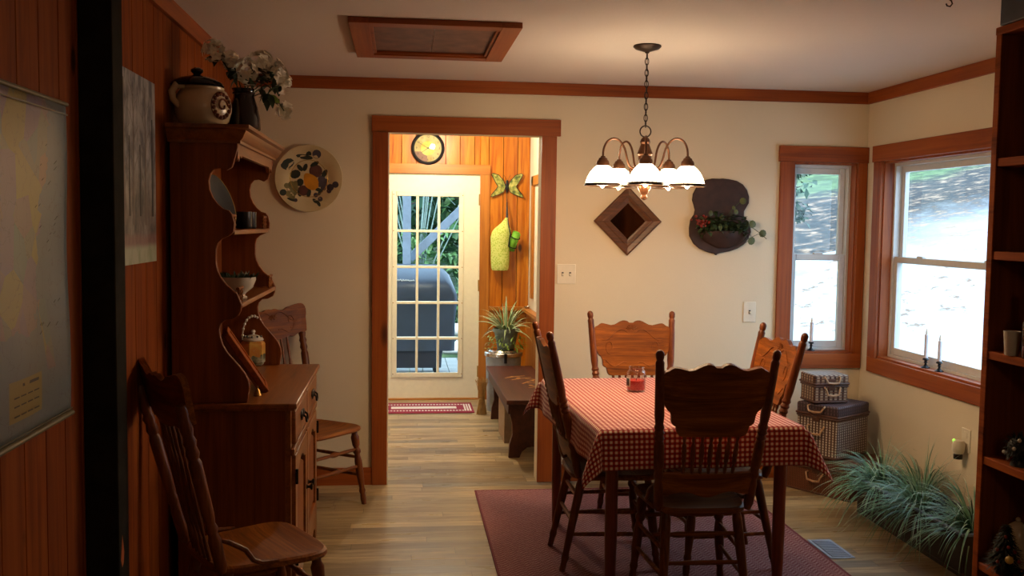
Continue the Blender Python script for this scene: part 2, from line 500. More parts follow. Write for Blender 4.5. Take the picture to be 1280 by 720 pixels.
S('wall_front', BX(XL - .14, XJ + .12, -2.2, -2.08, 0, ZC), 'plinth', 'wall behind the viewer', 'wall', smooth=False)

# crown boards
S('trim_1', BX(XL, XR, D - .02, D, ZC - .071, ZC), 'trim_x', 'reddish pine crown board along the back wall', 'trim', bevel=.002)
S('trim_2', BX(XL, XL + .02, -2.08, D - .02, ZC - .071, ZC), 'trim_y', 'reddish pine crown board along the panelled wall', 'trim', bevel=.002)
S('trim_3', BX(XR - .02, XR, YJ, D - .02, ZC - .071, ZC), 'trim_y', 'reddish pine crown board above the right window', 'trim', bevel=.002)
# doorway casing
S('trim_4', BX(-.169, -.078, D - .02, D, 0, 2.096), 'trim', 'left casing board of the doorway', 'trim', bevel=.002)
S('trim_5', BX(.831, .922, D - .02, D, 0, 2.096), 'trim', 'right casing board of the doorway', 'trim', bevel=.002)
S('trim_6', BX(-.174, .944, D - .026, D, 2.096, 2.192), 'trim_x', 'head casing board over the doorway', 'trim', bevel=.002)
S('baseboard_left', BX(XL, -.169, D - .015, D, 0, .105), 'trim_x', 'pine baseboard left of the doorway', 'baseboard', bevel=.002)
S('baseboard_back', BX(.922, XR, D - .015, D, 0, .105), 'trim_x', 'pine baseboard right of the doorway', 'baseboard', bevel=.002)
S('baseboard_right', BX(XR - .015, XR, YJ, D - .015, 0, .105), 'trim_y', 'pine baseboard under the right window', 'baseboard', bevel=.002)
# dark timber post by the left wall
S('post', BX(XL, XL + .092, 2.81, 2.912, 0, ZC), 'post', 'dark weathered timber post standing against the panelling', 'post', bevel=.004)

_pt = [o for o in bpy.data.objects if o.name == 'post'][0]
c_ = [(2.826, .585), (2.834, .62), (2.842, .655), (2.85, .63), (2.858, .60), (2.852, .57), (2.838, .56)]
struct(MB().prism(c_, lambda a, b, d: (d, a, b), XL + .0915, XL + .0925).build('chip', 'trim', _pt))
# ------------------------------------------------------------------ windows
def window(name, a0, a1, z0, z1, P, casing, lab):
    """double-hung window; P(a, d, z): a along the wall, d outwards from the room face"""
    root = sempty(name, P((a0 + a1) / 2, .06, z0)); tag(root, lab, 'window')
    def part(n, m, mat, par=root, **k): return m.build(n, mat, par, world=True, **k)
    def bx(A0, A1, d0, d1, Z0, Z1, mb=None):
        mb = mb or MB(); p, q = P(A0, d0, Z0), P(A1, d1, Z1)
        return mb.box(min(p[0], q[0]), max(p[0], q[0]), min(p[1], q[1]), max(p[1], q[1]), Z0, Z1)
    c0, c1, hx0, hx1 = casing
    ax = 'trim_x' if P(1, 0, 0)[0] != P(0, 0, 0)[0] else 'trim_y'
    part('casing', bx(a0 - c0, a0, -.02, 0, z0, z1), 'trim', bevel=.002)
    part('casing', bx(a1, a1 + c1, -.02, 0, z0, z1), 'trim', bevel=.002)
    part('head_casing', bx(a0 - c0 - hx0, a1 + c1 + hx1, -.026, 0, z1, z1 + .097), ax, bevel=.002)
    part('apron', bx(a0 - c0, a1 + c1, -.02, 0, z0 - .092, z0), ax, bevel=.002)
    j = bx(a0, a0 + .012, 0, .06, z0, z1); bx(a1 - .012, a1, 0, .06, z0, z1, j); bx(a0, a1, 0, .06, z1 - .012, z1, j)
    part('jamb', j, 'trim')
    part('sill', bx(a0, a1, -.002, .06, z0, z0 + .014), ax, bevel=.002)
    f = bx(a0, a0 + .03, .06, .125, z0, z1); bx(a1 - .03, a1, .06, .125, z0, z1, f)
    bx(a0 + .03, a1 - .03, .06, .125, z1 - .03, z1, f); bx(a0 + .03, a1 - .03, .06, .125, z0, z0 + .03, f)
    part('vinyl_frame', f, 'vinyl', bevel=.002)
    zm = (z0 + z1) / 2 + .005
    for nm, Z0, Z1, d in (('upper_sash', zm - .02, z1 - .03, .1), ('lower_sash', z0 + .03, zm + .02, .07)):
        q = bx(a0 + .031, a0 + .065, d, d + .028, Z0, Z1); bx(a1 - .065, a1 - .031, d, d + .028, Z0, Z1, q)
        bx(a0 + .065, a1 - .065, d, d + .028, Z1 - .036, Z1, q); bx(a0 + .065, a1 - .065, d, d + .028, Z0, Z0 + .042, q)
        so = part(nm, q, 'vinyl', bevel=.003)
        part('pane', bx(a0 + .06, a1 - .06, d + .012, d + .016, Z0 + .035, Z1 - .03), 'pane', so, smooth=False)
    for t in ((.25, .75) if a1 - a0 > .8 else (.5,)):
        am = a0 + (a1 - a0) * t
        part('sash_lock', bx(am - .03, am + .03, .062, .085, zm + .018, zm + .032), 'vinyl', bevel=.004)
    return root
window('window_1', WX0, WX1, WZ0, WZ1, lambda a, d, z: (a, D + d, z), (.088, .056, .01, .004), 'narrow double hung window on the back wall beside the corner')
window('window_2', RY0, RY1, RZ0, RZ1, lambda a, d, z: (XR + d, a, z), (.094, .094, .01, .01), 'wide double hung window in the right wall')

# ------------------------------------------------------------------ utility room behind the doorway
w = MB()
def boards(m, x0, x1, z0, z1, y, bw=.128):
    i = math.floor(x0 / bw); 
    while i * bw < x1 - 1e-4:
        a = max(x0, i * bw); c = min(x1, (i + 1) * bw); i += 1
        if c - a < .012: continue
        m.prism([(a, 0), (a + .004, -.006), (c - .004, -.006), (c, 0), (c, .1), (a, .1)], lambda p, q, d: (p, y + q, d), z0, z1)
UD0, UD1, UDZ = at(469, 300, Y=YU).x, .692, 2.0     # exterior door opening
boards(w, -1.4, UD0, 0, ZU, YU + .006); boards(w, UD0, UD1, UDZ, ZU, YU + .006); boards(w, UD1, XU, 0, ZU, YU + .006)
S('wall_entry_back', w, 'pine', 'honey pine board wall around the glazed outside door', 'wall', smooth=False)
w = BX(XU, XU + .1, D + WT, YU + .1, 0, ZU)
S('wall_entry_right', w, 'wall', 'cream right wall of the back entry', 'wall', smooth=False)
S('wall_entry_left', BX(-1.5, -1.4, D + WT, YU + .1, 0, ZU), 'wall', 'left wall of the back entry', 'wall', smooth=False)
S('trim_7', BX(UD1, UD1 + .085, YU - .018, YU, 0, UDZ), 'pinetrim', 'honey pine casing right of the outside door', 'trim', bevel=.002)
S('trim_8', BX(UD0 - .085, UD0, YU - .018, YU, 0, UDZ), 'pinetrim', 'honey pine casing left of the outside door', 'trim', bevel=.002)
S('trim_9', BX(UD0 - .09, UD1 + .09, YU - .02, YU, UDZ, UDZ + .085), 'pinetrim_x', 'honey pine head casing over the outside door', 'trim', bevel=.002)
S('trim_10', BX(UD1 + .085, XU - .02, YU - .045, YU, .80, .835), 'pinetrim_x', 'pine ledge on the end wall beside the outside door', 'trim', bevel=.002)
S('trim_11', BX(UD1 + .085, XU - .02, YU - .02, YU, .72, .80), 'pinetrim_x', 'pine rail under the ledge beside the outside door', 'trim', bevel=.002)
b = BX(XU - .022, XU, 8.16, 8.25, .93, 1.98).box(XU - .022, XU, 6.4, 8.25, 1.90, 1.98)
S('trim_12', b, 'pinetrim', 'pine frame on the right wall of the back entry', 'trim', bevel=.002)
b = MB(); yy = D + WT
while yy < YU - .001:
    y1 = min(yy + .1, YU); b.prism([(yy, 0), (yy + .004, .02), (y1 - .004, .02), (y1, 0)], lambda a, c, d: (XU - c, a, d), 0, .80); yy = y1
S('trim_13', b, 'pinetrim', 'pine wainscot boards behind the bench', 'trim', smooth=False)
S('trim_14', BX(XU - .06, XU, 6.0, YU - .046, .80, .83), 'pinetrim', 'pine cap on the wainscot behind the bench', 'trim', bevel=.003)

# exterior door, 15 lites
dr = sempty('door_1', (UD0, YU + .03, 0)); tag(dr, 'cream glazed outside door with fifteen panes', 'door')
_q = at(495, 243, Y=YU + .012); _w = at(573.5, 467, Y=YU + .012)
LX0, LX1, LZ0, LZ1 = _q.x, _w.x, _w.z, _q.z
b = MB(); dy0, dy1 = YU + .012, YU + .056
b.box(UD0 + .004, LX0, dy0, dy1, .012, UDZ - .004); b.box(LX1, UD1 - .004, dy0, dy1, .012, UDZ - .004)
b.box(LX0, LX1, dy0, dy1, LZ1, UDZ - .004); b.box(LX0, LX1, dy0, dy1, .012, LZ0)
b.build('door_slab', 'doorw', dr, world=True, smooth=False)
g = MB()
for e in (0,):
    g.box(LX0 - .03, LX0 + .012, dy0 - .014, dy0, LZ0 - .03, LZ1 + .03); g.box(LX1 - .012, LX1 + .03, dy0 - .014, dy0, LZ0 - .03, LZ1 + .03)
    g.box(LX0, LX1, dy0 - .014, dy0, LZ1 - .012, LZ1 + .03); g.box(LX0, LX1, dy0 - .014, dy0, LZ0 - .03, LZ0 + .012)
for i in (1, 2):
    x = LX0 + (LX1 - LX0) * i / 3; g.box(x - .011, x + .011, dy0 - .01, dy1, LZ0, LZ1)
for i in range(1, 5):
    z = LZ0 + (LZ1 - LZ0) * i / 5; g.box(LX0, LX1, dy0 - .0095, dy1, z - .011, z + .011)
g.build('grille', 'doorw', dr, world=True, bevel=.003)
for i in range(3):
    for k in range(5):
        x0 = LX0 + (LX1 - LX0) * i / 3; z0 = LZ0 + (LZ1 - LZ0) * k / 5
        BX(x0, x0 + (LX1 - LX0) / 3, YU + .03, YU + .034, z0, z0 + (LZ1 - LZ0) / 5).build('pane', 'pane', dr, world=True, smooth=False)
sc = MB()
for k in range(6):
    z = LZ0 + (LZ1 - LZ0) * k / 5
    for x in (LX0 - .02, LX1 + .02): sc.lathe([(.005, 0), (.005, .002), (0, .003)], (x, dy0 - .014, z), 8, (0, -1, 0))
sc.build('screw_cap', 'hinge', dr, world=True)
for z in (.25, 1.02, 1.78):
    MB().tube([(UD1 - .003, dy0 - .006, z - .05), (UD1 - .003, dy0 - .006, z + .05)], .008, 8).build('hinge', 'hinge', dr, world=True)
S('trim_15', BX(UD0, UD1, YU - .02, YU + .1, 0, .012), 'pinetrim_x', 'wooden threshold under the outside door', 'trim')
jb = BX(UD0 - .001, UD0 + .004, YU, YU + .1, 0, UDZ).box(UD1 - .004, UD1 + .001, YU, YU + .1, 0, UDZ).box(UD0, UD1, YU, YU + .1, UDZ - .004, UDZ)
S('trim_16', jb, 'doorw', 'cream jamb around the outside door', 'trim', smooth=False)
# ------------------------------------------------------------------ hutch
HY0, HY1 = 3.78, 4.80
hb = thing('china_hutch', 'tall oak china hutch with scalloped open sides against the panelled wall', 'hutch', (-.64, 4.29, 0))
def hp(n, m, mat, par=None, **k): return m.build(n, mat, par or hb, world=True, **k)
XF = -.425
b = BX(-.872, -.852, HY0, HY1, .1, .838)                              # back
b.box(-.872, XF - .0205, HY0, HY0 + .022, .0, .834).box(-.872, XF - .0205, HY1 - .022, HY1, .0, .834)
b.box(-.852, XF - .01, HY0 + .022, HY1 - .022, .12, .14)
hp('base_cabinet', b, 'oak_dark', bevel=.002)
# face frame
f = BX(XF - .02, XF, HY0, HY0 + .05, .126, .834).box(XF - .02, XF, HY1 - .05, HY1, .126, .834)
for ya, yb in ((HY0 + .05, 4.27), (4.31, HY1 - .05)):
    f.box(XF - .02, XF, ya, yb, .815, .834).box(XF - .02, XF, ya, yb, .126, .14).box(XF - .02, XF, ya, yb, .655, .678)
f.box(XF - .02, XF, 4.27, 4.31, .126, .834)
hp('face_frame', f, 'oak_hutch_y')
hp('ledge_moulding', BX(XF + .0005, XF + .015, HY0 - .004, HY1 + .004, .653, .68), 'oak_hutch_y', bevel=.003)
ap = [(HY0, .0), (HY0 + .05, 0), (HY0 + .075, .05), (HY0 + .13, .075), (HY0 + .2, .06), (4.2, .085), (4.29, .07), (4.38, .085), (HY1 - .2, .06), (HY1 - .13, .075), (HY1 - .075, .05), (HY1 - .05, 0), (HY1, 0), (HY1, .125), (HY0, .125)]
hp('apron', MB().prism(ap, lambda a, c, d: (d, a, c), XF - .02, XF + .012), 'oak_hutch_y', bevel=.003)
c = MB().box(-.876, -.398, 3.752, 4.812, .843, .864).box(-.876, -.406, 3.76, 4.804, .834, .843)
hp('counter_top', c, 'oak_hutch_y', bevel=.006, bseg=3)
def pull(y, z, par):
    m = MB().lathe([(.021, 0), (.018, .004), (.008, .007), (0, .008)], (XF + .019, y - .032, z), 12, (1, 0, 0)).lathe([(.021, 0), (.018, .004), (.008, .007), (0, .008)], (XF + .019, y + .032, z), 12, (1, 0, 0))
    m.tube([(XF + .024, y - .032, z + .004), (XF + .036, y - .032, z - .006), (XF + .038, y - .024, z - .026), (XF + .038, y, z - .032), (XF + .038, y + .024, z - .026), (XF + .036, y + .032, z - .006), (XF + .024, y + .032, z + .004)], .0042, 8)
    m.prism([(y - .055, z), (y - .035, z + .014), (y, z + .02), (y + .035, z + .014), (y + .055, z), (y + .03, z - .012), (y, z - .004), (y - .03, z - .012)], lambda a, c, d: (d, a, c), XF + .016, XF + .0195)
    hp('drawer_pull', m, 'pull', par)
for y0, y1 in ((HY0 + .04, 4.28), (4.30, HY1 - .04)):
    d = hp('drawer', BX(XF - .01, XF + .016, y0, y1, .69, .822), 'oak_hutch_y', bevel=.006, bseg=3)
    pull((y0 + y1) / 2, .765, d)
for y0, y1, ky in ((HY0 + .04, 4.28, 4.25), (4.30, HY1 - .04, 4.33)):
    z0, z1 = .135, .645; s_ = .062
    m = BX(XF - .005, XF + .016, y0, y0 + s_, z0, z1).box(XF - .005, XF + .016, y1 - s_, y1, z0, z1).box(XF - .005, XF + .016, y0 + s_, y1 - s_, z0, z0 + s_)
    ya, yb = y0 + s_, y1 - s_; ym = (ya + yb) / 2
    arch = [(ya, z1 - s_ - .03), (ya + .03, z1 - s_ - .028), (ym - .06, z1 - s_), (ym, z1 - s_ + .012), (ym + .06, z1 - s_), (yb - .03, z1 - s_ - .028), (yb, z1 - s_ - .03), (yb, z1), (ya, z1)]
    m.prism(arch, lambda a, c, d: (d, a, c), XF - .005, XF + .016)
    dd = hp('door', m, 'oak_hutch_y', bevel=.003)
    pz = [(ya + .012, z0 + s_ + .012), (yb - .012, z0 + s_ + .012), (yb - .012, z1 - s_ - .05), (ym + .06, z1 - s_ - .02), (ym, z1 - s_ - .008), (ym - .06, z1 - s_ - .02), (ya + .012, z1 - s_ - .05)]
    hp('raised_panel', MB().prism(pz, lambda a, c, d: (d, a, c), XF - .008, XF + .008), 'oak_dark', dd, bevel=.01, bseg=2)
    hp('door_knob', MB().lathe([(.012, 0), (.006, .006), (.006, .014), (.015, .02), (.015, .026), (0, .031)], (XF + .016, ky, .40), 14, (1, 0, 0)), 'pull', dd)
    hy = y0 + .0 if ky > ym else y1
    for z in (.22, .56):
        hp('hinge', MB().tube([(XF + .02, hy, z - .03), (XF + .02, hy, z + .03)], .006, 8).box(XF + .016, XF + .019, hy - .012, hy + .012, z - .02, z + .02), 'pull', dd)
# upper scalloped side panels: front edge traced from the photo, on the plane of the near side
tr = [(297, 184), (292, 203), (290, 209), (283, 213), (275, 210), (268, 211), (263, 217), (261, 226), (262, 237), (266, 247), (272, 255), (279, 261), (286, 263), (290, 268), (293, 279), (292, 290), (286, 295), (277, 299), (272, 304), (270, 312), (270, 329), (272, 338), (276, 347), (283, 356), (290, 362), (296, 367), (299, 374), (302, 381), (301, 389), (298, 395), (290, 399), (281, 400), (276, 405), (274, 412), (275, 421), (278, 431), (284, 441), (291, 449), (300, 459), (307, 468), (311, 477), (312, 486), (309, 498)]
prof = [(at(x, y, Y=HY0).x, at(x, y, Y=HY0).z) for x, y in tr]
prof[-1] = (prof[-1][0], .864)
poly = [(-.872, .864), (-.872, 1.875), (prof[0][0], 1.875)] + prof
for y0 in (HY0, HY1 - .022):
    hp('side_panel', MB().prism(poly, lambda a, c, d: (a, d, c), y0, y0 + .022), 'oak_dark', bevel=.003)
hp('back_panel', BX(-.876, -.862, HY0 + .022, HY1 - .022, .864, 1.875), 'oak_dark', bevel=.002)
FXT = prof[0][0]
SHELF = []
for (sx, sy) in ((292.5, 290), (302, 382)):
    p = at(sx, sy, Y=HY0); SHELF.append((p.x, p.z))
    sh = hp('shelf', BX(-.862, p.x, HY0 + .02, HY1 - .02, p.z - .012, p.z + .008), 'oak_hutch_y', bevel=.004)
    for s0, s1 in ((HY0 + .022, HY0 + .13), (HY1 - .13, HY1 - .022)):
        g = MB()
        g.tube([(p.x - .018, s0, p.z + .062), (p.x - .018, s1, p.z + .062)], .007, 8)
        for k in range(3):
            y = s0 + (s1 - s0) * (k + .5) / 3
            g.turned((p.x - .018, y, p.z + .006), (p.x - .018, y, p.z + .06), [(0, .006), (.2, .004), (.4, .008), (.55, .004), (.75, .0075), (.9, .004), (1, .005)], 8)
        hp('gallery_rail', g, 'oak_x', sh)
# valance and crown
vz = 1.80
va = [(HY0 + .022, 1.875), (HY0 + .022, vz)]
k = 9
for i in range(k):
    ya = HY0 + .022 + (HY1 - HY0 - .044) * i / k; yb = HY0 + .022 + (HY1 - HY0 - .044) * (i + 1) / k
    if i in (0, k - 1):
        va += [(ya + .015, vz + .012), (ya + .03, vz - .004), (ya + .045, vz + .02), (yb - .02, vz + .012)]
    else: va += [(ya, vz + .022), (yb, vz + .022)]
va += [(HY1 - .022, vz), (HY1 - .022, 1.875)]
hp('valance', MB().prism(va, lambda a, c, d: (d, a, c), FXT - .02, FXT - .002), 'oak_hutch_y', bevel=.002)
cr = [(0, 1.862), (.012, 1.862), (.012, 1.872), (.022, 1.88), (.03, 1.895), (.036, 1.905), (.036, 1.91), (.05, 1.916), (.05, 1.93), (0, 1.93)]
def crown(o, z):  # mitred ring: near side, front, far side
    return [(-.876, HY0 - o, z), (FXT + o, HY0 - o, z), (FXT + o, HY1 + o, z), (-.876, HY1 + o, z)]
m = MB(); rows = [[m.v(p) for p in crown(o, z)] for o, z in cr]
for a, c in zip(rows, rows[1:] + rows[:1]):
    for i in range(3): m.face([a[i], a[i + 1], c[i + 1], c[i]])
for i in (0, 3): m.face([r_[i] for r_ in rows])
m.box(-.876, FXT, HY0, HY1, 1.918, 1.93)
hp('crown_moulding', m, 'oak_hutch_y')

# on top of the hutch: bean pot, vase and flowers
TZ = 1.931
_p = at(254, 157, Z=1.93); cx, cy = at(254, 150, Y=3.93).x, 3.93
jar = thing('cookie_jar', 'round cream stoneware jar with dark lid and brown medallion on top of the hutch', 'jar', (cx, cy, TZ))
pr = [(0, 0), (.068, 0), (.074, .004), (.098, .028), (.108, .066), (.109, .085), (.104, .115), (.09, .14), (.08, .148), (.082, .156), (.076, .157), (.073, .146), (.06, .13), (0, .13)]
MB().lathe(pr, n=40).build('body', 'ceramic', jar)
lid = MB().lathe([(0, .15), (.098, .15), (.104, .157), (.095, .17), (.07, .184), (.04, .193), (.018, .197), (.014, .203), (.024, .212), (.024, .22), (.012, .228), (0, .23)], n=36, c=(-.022, 0, 0.006)).build('lid', 'glaze', jar)
MB().tube([(-.062, -.055, .158), (-.086, -.074, .156), (-.1, -.082, .13), (-.096, -.08, .1), (-.076, -.066, .075)], [.013, .014, .014, .013, .012], 12).build('ear_handle', 'ceramic', jar)
em = MB(); dirv = Vector((.80, -.60, 0)).normalized(); sd = Vector((-dirv.y, dirv.x, 0))
def onjar(a, z):   # point on the pot skin
    prf = [(.098, .028), (.108, .066), (.109, .085), (.104, .115), (.09, .14)]
    for (r0, z0), (r1, z1) in zip(prf, prf[1:]):
        if z0 <= z <= z1: r = r0 + (r1 - r0) * (z - z0) / (z1 - z0); break
    else: r = .1
    return (dirv * math.cos(a) + sd * math.sin(a)) * (r + .0025) + Vector((0, 0, z))
for i in range(15):
    t = 2 * PI * i / 15; em.ball(onjar(math.cos(t) * .37, .082 + math.sin(t) * .045), .0085, 8, 5)
em.tube([onjar(math.cos(t) * .26 * (1 - .07 * k), .082 + math.sin(t) * .03 * (1 - .07 * k)) for k, t in enumerate([q * .6 for q in range(12)])], .0042, 6)
em.tube([onjar(math.cos(t) * .46, .082 + math.sin(t) * .053) for t in [2 * PI * q / 30 for q in range(30)]], .0018, 6, closed=True)
em.build('medallion', 'emblem', jar)

vx, vy = at(305, 150, Y=4.03).x, 4.03
vase = thing('vase', 'dark smoked glass vase of white flowers on the hutch', 'vase', (vx, vy, TZ))
MB().lathe([(0, 0), (.06, 0), (.066, .008), (.064, .05), (.054, .10), (.042, .135), (.04, .155), (.048, .17), (.044, .17), (.036, .155), (.036, .13), (.04, .1), (0, .1)], n=28).build('body', 'smoke', vase)
MB().tube([(.0415 * math.cos(t), .0415 * math.sin(t), .152) for t in [2 * PI * i / 24 for i in range(24)]], .004, 8, closed=True).build('neck_ring', 'bronzed', vase)
rnd = random.Random(3)
fl = [((-.10, -.10, .30), .04), ((-.04, -.06, .275), .04), ((.06, .02, .28), .052), ((.105, .06, .26), .045), ((.03, -.10, .225), .05), ((.14, .10, .215), .045), ((.13, .02, .23), .04), ((.155, .04, .09), .032)]
names = ['back left white flower cluster rising behind the stoneware jar', 'upper left white flower cluster near the panelling', 'tallest white flower cluster in the middle of the bouquet', 'upper right white flower cluster of the bouquet', 'front white flower cluster just right of the jar lid', 'rightmost white flower cluster against the cream wall', 'right front white flower cluster over the light leaf', 'lowest white flower hanging beside the vase']
for (p, r), lb in zip(fl, names):
    st = thing('flower_stem', lb, 'flower', (vx, vy, TZ), 0, 'white flowers in the hutch vase')
    e = Vector(p); base = Vector((e.x * .08, e.y * .08, .13)); midp = Vector((e.x * .35, e.y * .35, max(.19, e.z * .8)))
    if p[2] < .12: midp = Vector((e.x * .7, e.y * .7, .2))
    pts = [base.lerp(midp, t).lerp(midp.lerp(e, t), t) for t in (0, .25, .5, .75, 1)]
    MB().tube(pts, .0025, 6).build('stem', 'stem', st)
    pm = MB()
    for _ in range(16 if r > .035 else 9):
        d = Vector((rnd.gauss(0, 1), rnd.gauss(0, 1), rnd.gauss(.3, 1))).normalized(); c = e + d * r * rnd.uniform(.5, 1)
        x, y, z = frame_z(d)
        for q in range(5):
            a = 2 * PI * q / 5 + rnd.random(); pm.leaf(c, x * math.cos(a) + y * math.sin(a) + d * .35, d, .026, .022, .2, 2)
    pm.build('bloom', 'petal', st, recalc=False)
    lm = MB()
    for _ in range(9):
        t = rnd.uniform(.45, .95); i = min(3, int(t * 4)); c = pts[i].lerp(pts[i + 1], t * 4 - i)
        d = Vector((rnd.gauss(0, 1), rnd.gauss(0, 1), rnd.gauss(-.1, .6))).normalized()
        lm.leaf(c, d, (0, 0, 1), rnd.uniform(.04, .07), .03, .3, 3)
    lm.build('leaf_spray', 'leaf', st, recalc=False)
lm = MB().leaf((.085, .03, .145), (.7, -.2, -.25), (.4, -.8, .4), .06, .04, .15, 4)
# the pale leaf belongs to the lowest stem
pl = lm.build('pale_leaf', 'leaf_lt', st, recalc=False); ptag(pl, 'pale yellow green leaf')

# things on the hutch shelves and counter
def disc_basis(face, tilt=0):
    z = Vector(face).normalized(); x = Vector((0, 0, 1)).cross(z).normalized(); y = z.cross(x); return x, y, z
ux, uz = SHELF[0]; uz += .009; lx, lz = SHELF[1]; lz += .009
dp = thing('display_plate', 'dark blue patterned plate with gilt rim leaning on the top shelf of the hutch', 'plate', (at(272, 250, Y=4.02).x, 4.02, uz))
ax = Vector((.92, -.2, .36)).normalized(); pc = Vector((.0, 0, .112))
MB().lathe([(0, 0), (.06, 0), (.075, .006), (.108, .016), (.11, .02), (.075, .012), (.06, .005), (0, .005)], pc, 40, ax).build('dish', 'blue_cer', dp)
x, y, z = frame_z(ax)
MB().tube([pc + z * .018 + (x * math.cos(t) + y * math.sin(t)) * .109 for t in [2 * PI * i / 40 for i in range(40)]], .0028, 6, closed=True).build('gilt_rim', 'gold', dp)
m = MB(); rnd = random.Random(5)
for i in range(0):
    t = 2 * PI * i / 12; m.ball(pc + z * .0135 + (x * math.cos(t) + y * math.sin(t)) * .09, (.010, .010, .010), 6, 4)
m.b.free()
for i, (yy, lb) in enumerate(((4.55, 'small dark mug in the back of the top hutch shelf'), (4.42, 'second dark mug on the top hutch shelf, nearer the blue plate'))):
    mg = thing('mug', lb, 'mug', (-.70, yy, uz), 0, 'dark mugs on the hutch')
    MB().lathe([(0, 0), (.032, 0), (.036, .006), (.036, .075), (.033, .075), (.031, .01), (0, .01)], n=20).build('body', 'blackm', mg)
    MB().tube([(.0, .034, .06), (.0, .055, .055), (.0, .06, .036), (.0, .05, .02), (.0, .034, .018)], .004, 8).build('handle', 'blackm', mg)
q = at(295, 374, Y=4.02)
bw_ = thing('planter_bowl', 'white footed bowl holding a low green plant on the lower hutch shelf', 'bowl', (-.66, 4.02, lz))
MB().lathe([(0, 0), (.034, 0), (.036, .006), (.026, .014), (.03, .022), (.058, .045), (.07, .075), (.071, .088), (.065, .088), (.06, .07), (0, .066)], n=28).build('bowl', 'white_cer', bw_)
m = MB(); rnd = random.Random(11)
for _ in range(90):
    a = rnd.uniform(0, 2 * PI); r = .058 * math.sqrt(rnd.random()); d = Vector((math.cos(a) * r * 12, math.sin(a) * r * 12, 1))
    m.leaf((math.cos(a) * r, math.sin(a) * r, .072), d, (math.sin(a), -math.cos(a), .2), rnd.uniform(.02, .045), .012, .2, 2)
m.build('foliage', 'leaf', bw_, recalc=False)
q = at(322, 456, Z=.866)
tj = thing('biscuit_jar', 'hexagonal yellow painted ceramic jar with arched bail handle on the hutch counter', 'jar', (q.x - .02, q.y + .0, .8655), R(20))
N_ = N('painted_jar'); o_ = N_.obj(); zz = N_.sep(o_)[2]
pn = N_.noise(o_, 26, 3)
N_.set(Base_Color=N_.mix(N_.math('LESS_THAN', N_.math('ADD', zz, N_.math('MULTIPLY', pn, .07)), .085), N_.ramp(pn, [(.3, 'c8a24a'), (.6, 'c07a34'), (.75, 'b9a06a')]), N_.ramp(pn, [(.35, '2b3022'), (.5, '6a6a52'), (.65, 'b0a890')])), Roughness=.3)
M['jarpaint'] = N_.m
MB().lathe([(0, 0), (.05, 0), (.056, .006), (.056, .012), (.064, .016), (.064, .105), (.06, .112), (.045, .122), (0, .122)], n=6).build('body', 'jarpaint', tj, smooth=False, bevel=.003)
MB().lathe([(.047, .12), (.05, .126), (.04, .14), (.02, .148), (.008, .15), (.006, .156), (.012, .164), (.008, .172), (0, .174)], n=24, cap0=True).build('lid', 'white_cer', tj)
m = MB()
for i in range(10):
    t = 2 * PI * i / 10; m.ball((.04 * math.cos(t), .04 * math.sin(t), .142), .006, 8, 5)
m.build('lid_spots', 'glaze', tj)
m = MB(); ps = []
for i in range(25):
    t = PI * i / 24; ps.append((.052 * math.cos(t), 0, .125 + .115 * math.sin(t) ** .8))
m.tube(ps, .004, 8)
for i in range(1, 24, 2): m.ball(ps[i], .0075, 8, 5)
m.build('bail_handle', 'white_cer', tj)
# framed picture leaning back on the counter, seen on edge
q0 = at(333, 490, Z=.868)
fx_, fy_ = q0.x, q0.y
lean = R(33)
fr = thing('picture_frame', 'thin reddish wooden frame seen edge on, leaning back on the hutch counter', 'picture frame', (fx_, fy_, .8645), R(9))
ml = Matrix.Rotation(-lean, 4, 'Y')
m = MB()
for a in ((-.012, .012, -.0, .02, 0, .30), (-.012, .012, .18, .20, 0, .30), (-.012, .012, .0, .20, 0, .02), (-.012, .012, .0, .20, .28, .30)): m.box(*a, mat=ml)
m.build('frame', 'shelfw', fr, bevel=.003)
MB().box(-.024, .004, .012, .188, .012, .288, mat=ml).build('backing', 'oak_dark', fr)
MB().box(.004, .007, .02, .18, .02, .28, mat=ml).build('picture', 'shelfw', fr)
MB().tube([(-.13, .1, .004), (-.135, .1, .17)], .005, 8).build('easel_leg', 'oak_dark', fr)
q1 = at(322, 494, Z=.866)
br = thing('brass_easel_foot', 'tiny brass easel foot on the hutch counter at the foot of the frame', 'easel foot', (q1.x, q1.y, .8645))  # brass easel foot, placed for the small bright glint below the frame
MB().lathe([(.016, 0), (.0165, .003), (.012, .012), (.009, .022), (.004, .027), (.003, .03), (.004, .037), (0, .04)], n=16, cap0=True).build('foot_body', 'hinge', br)

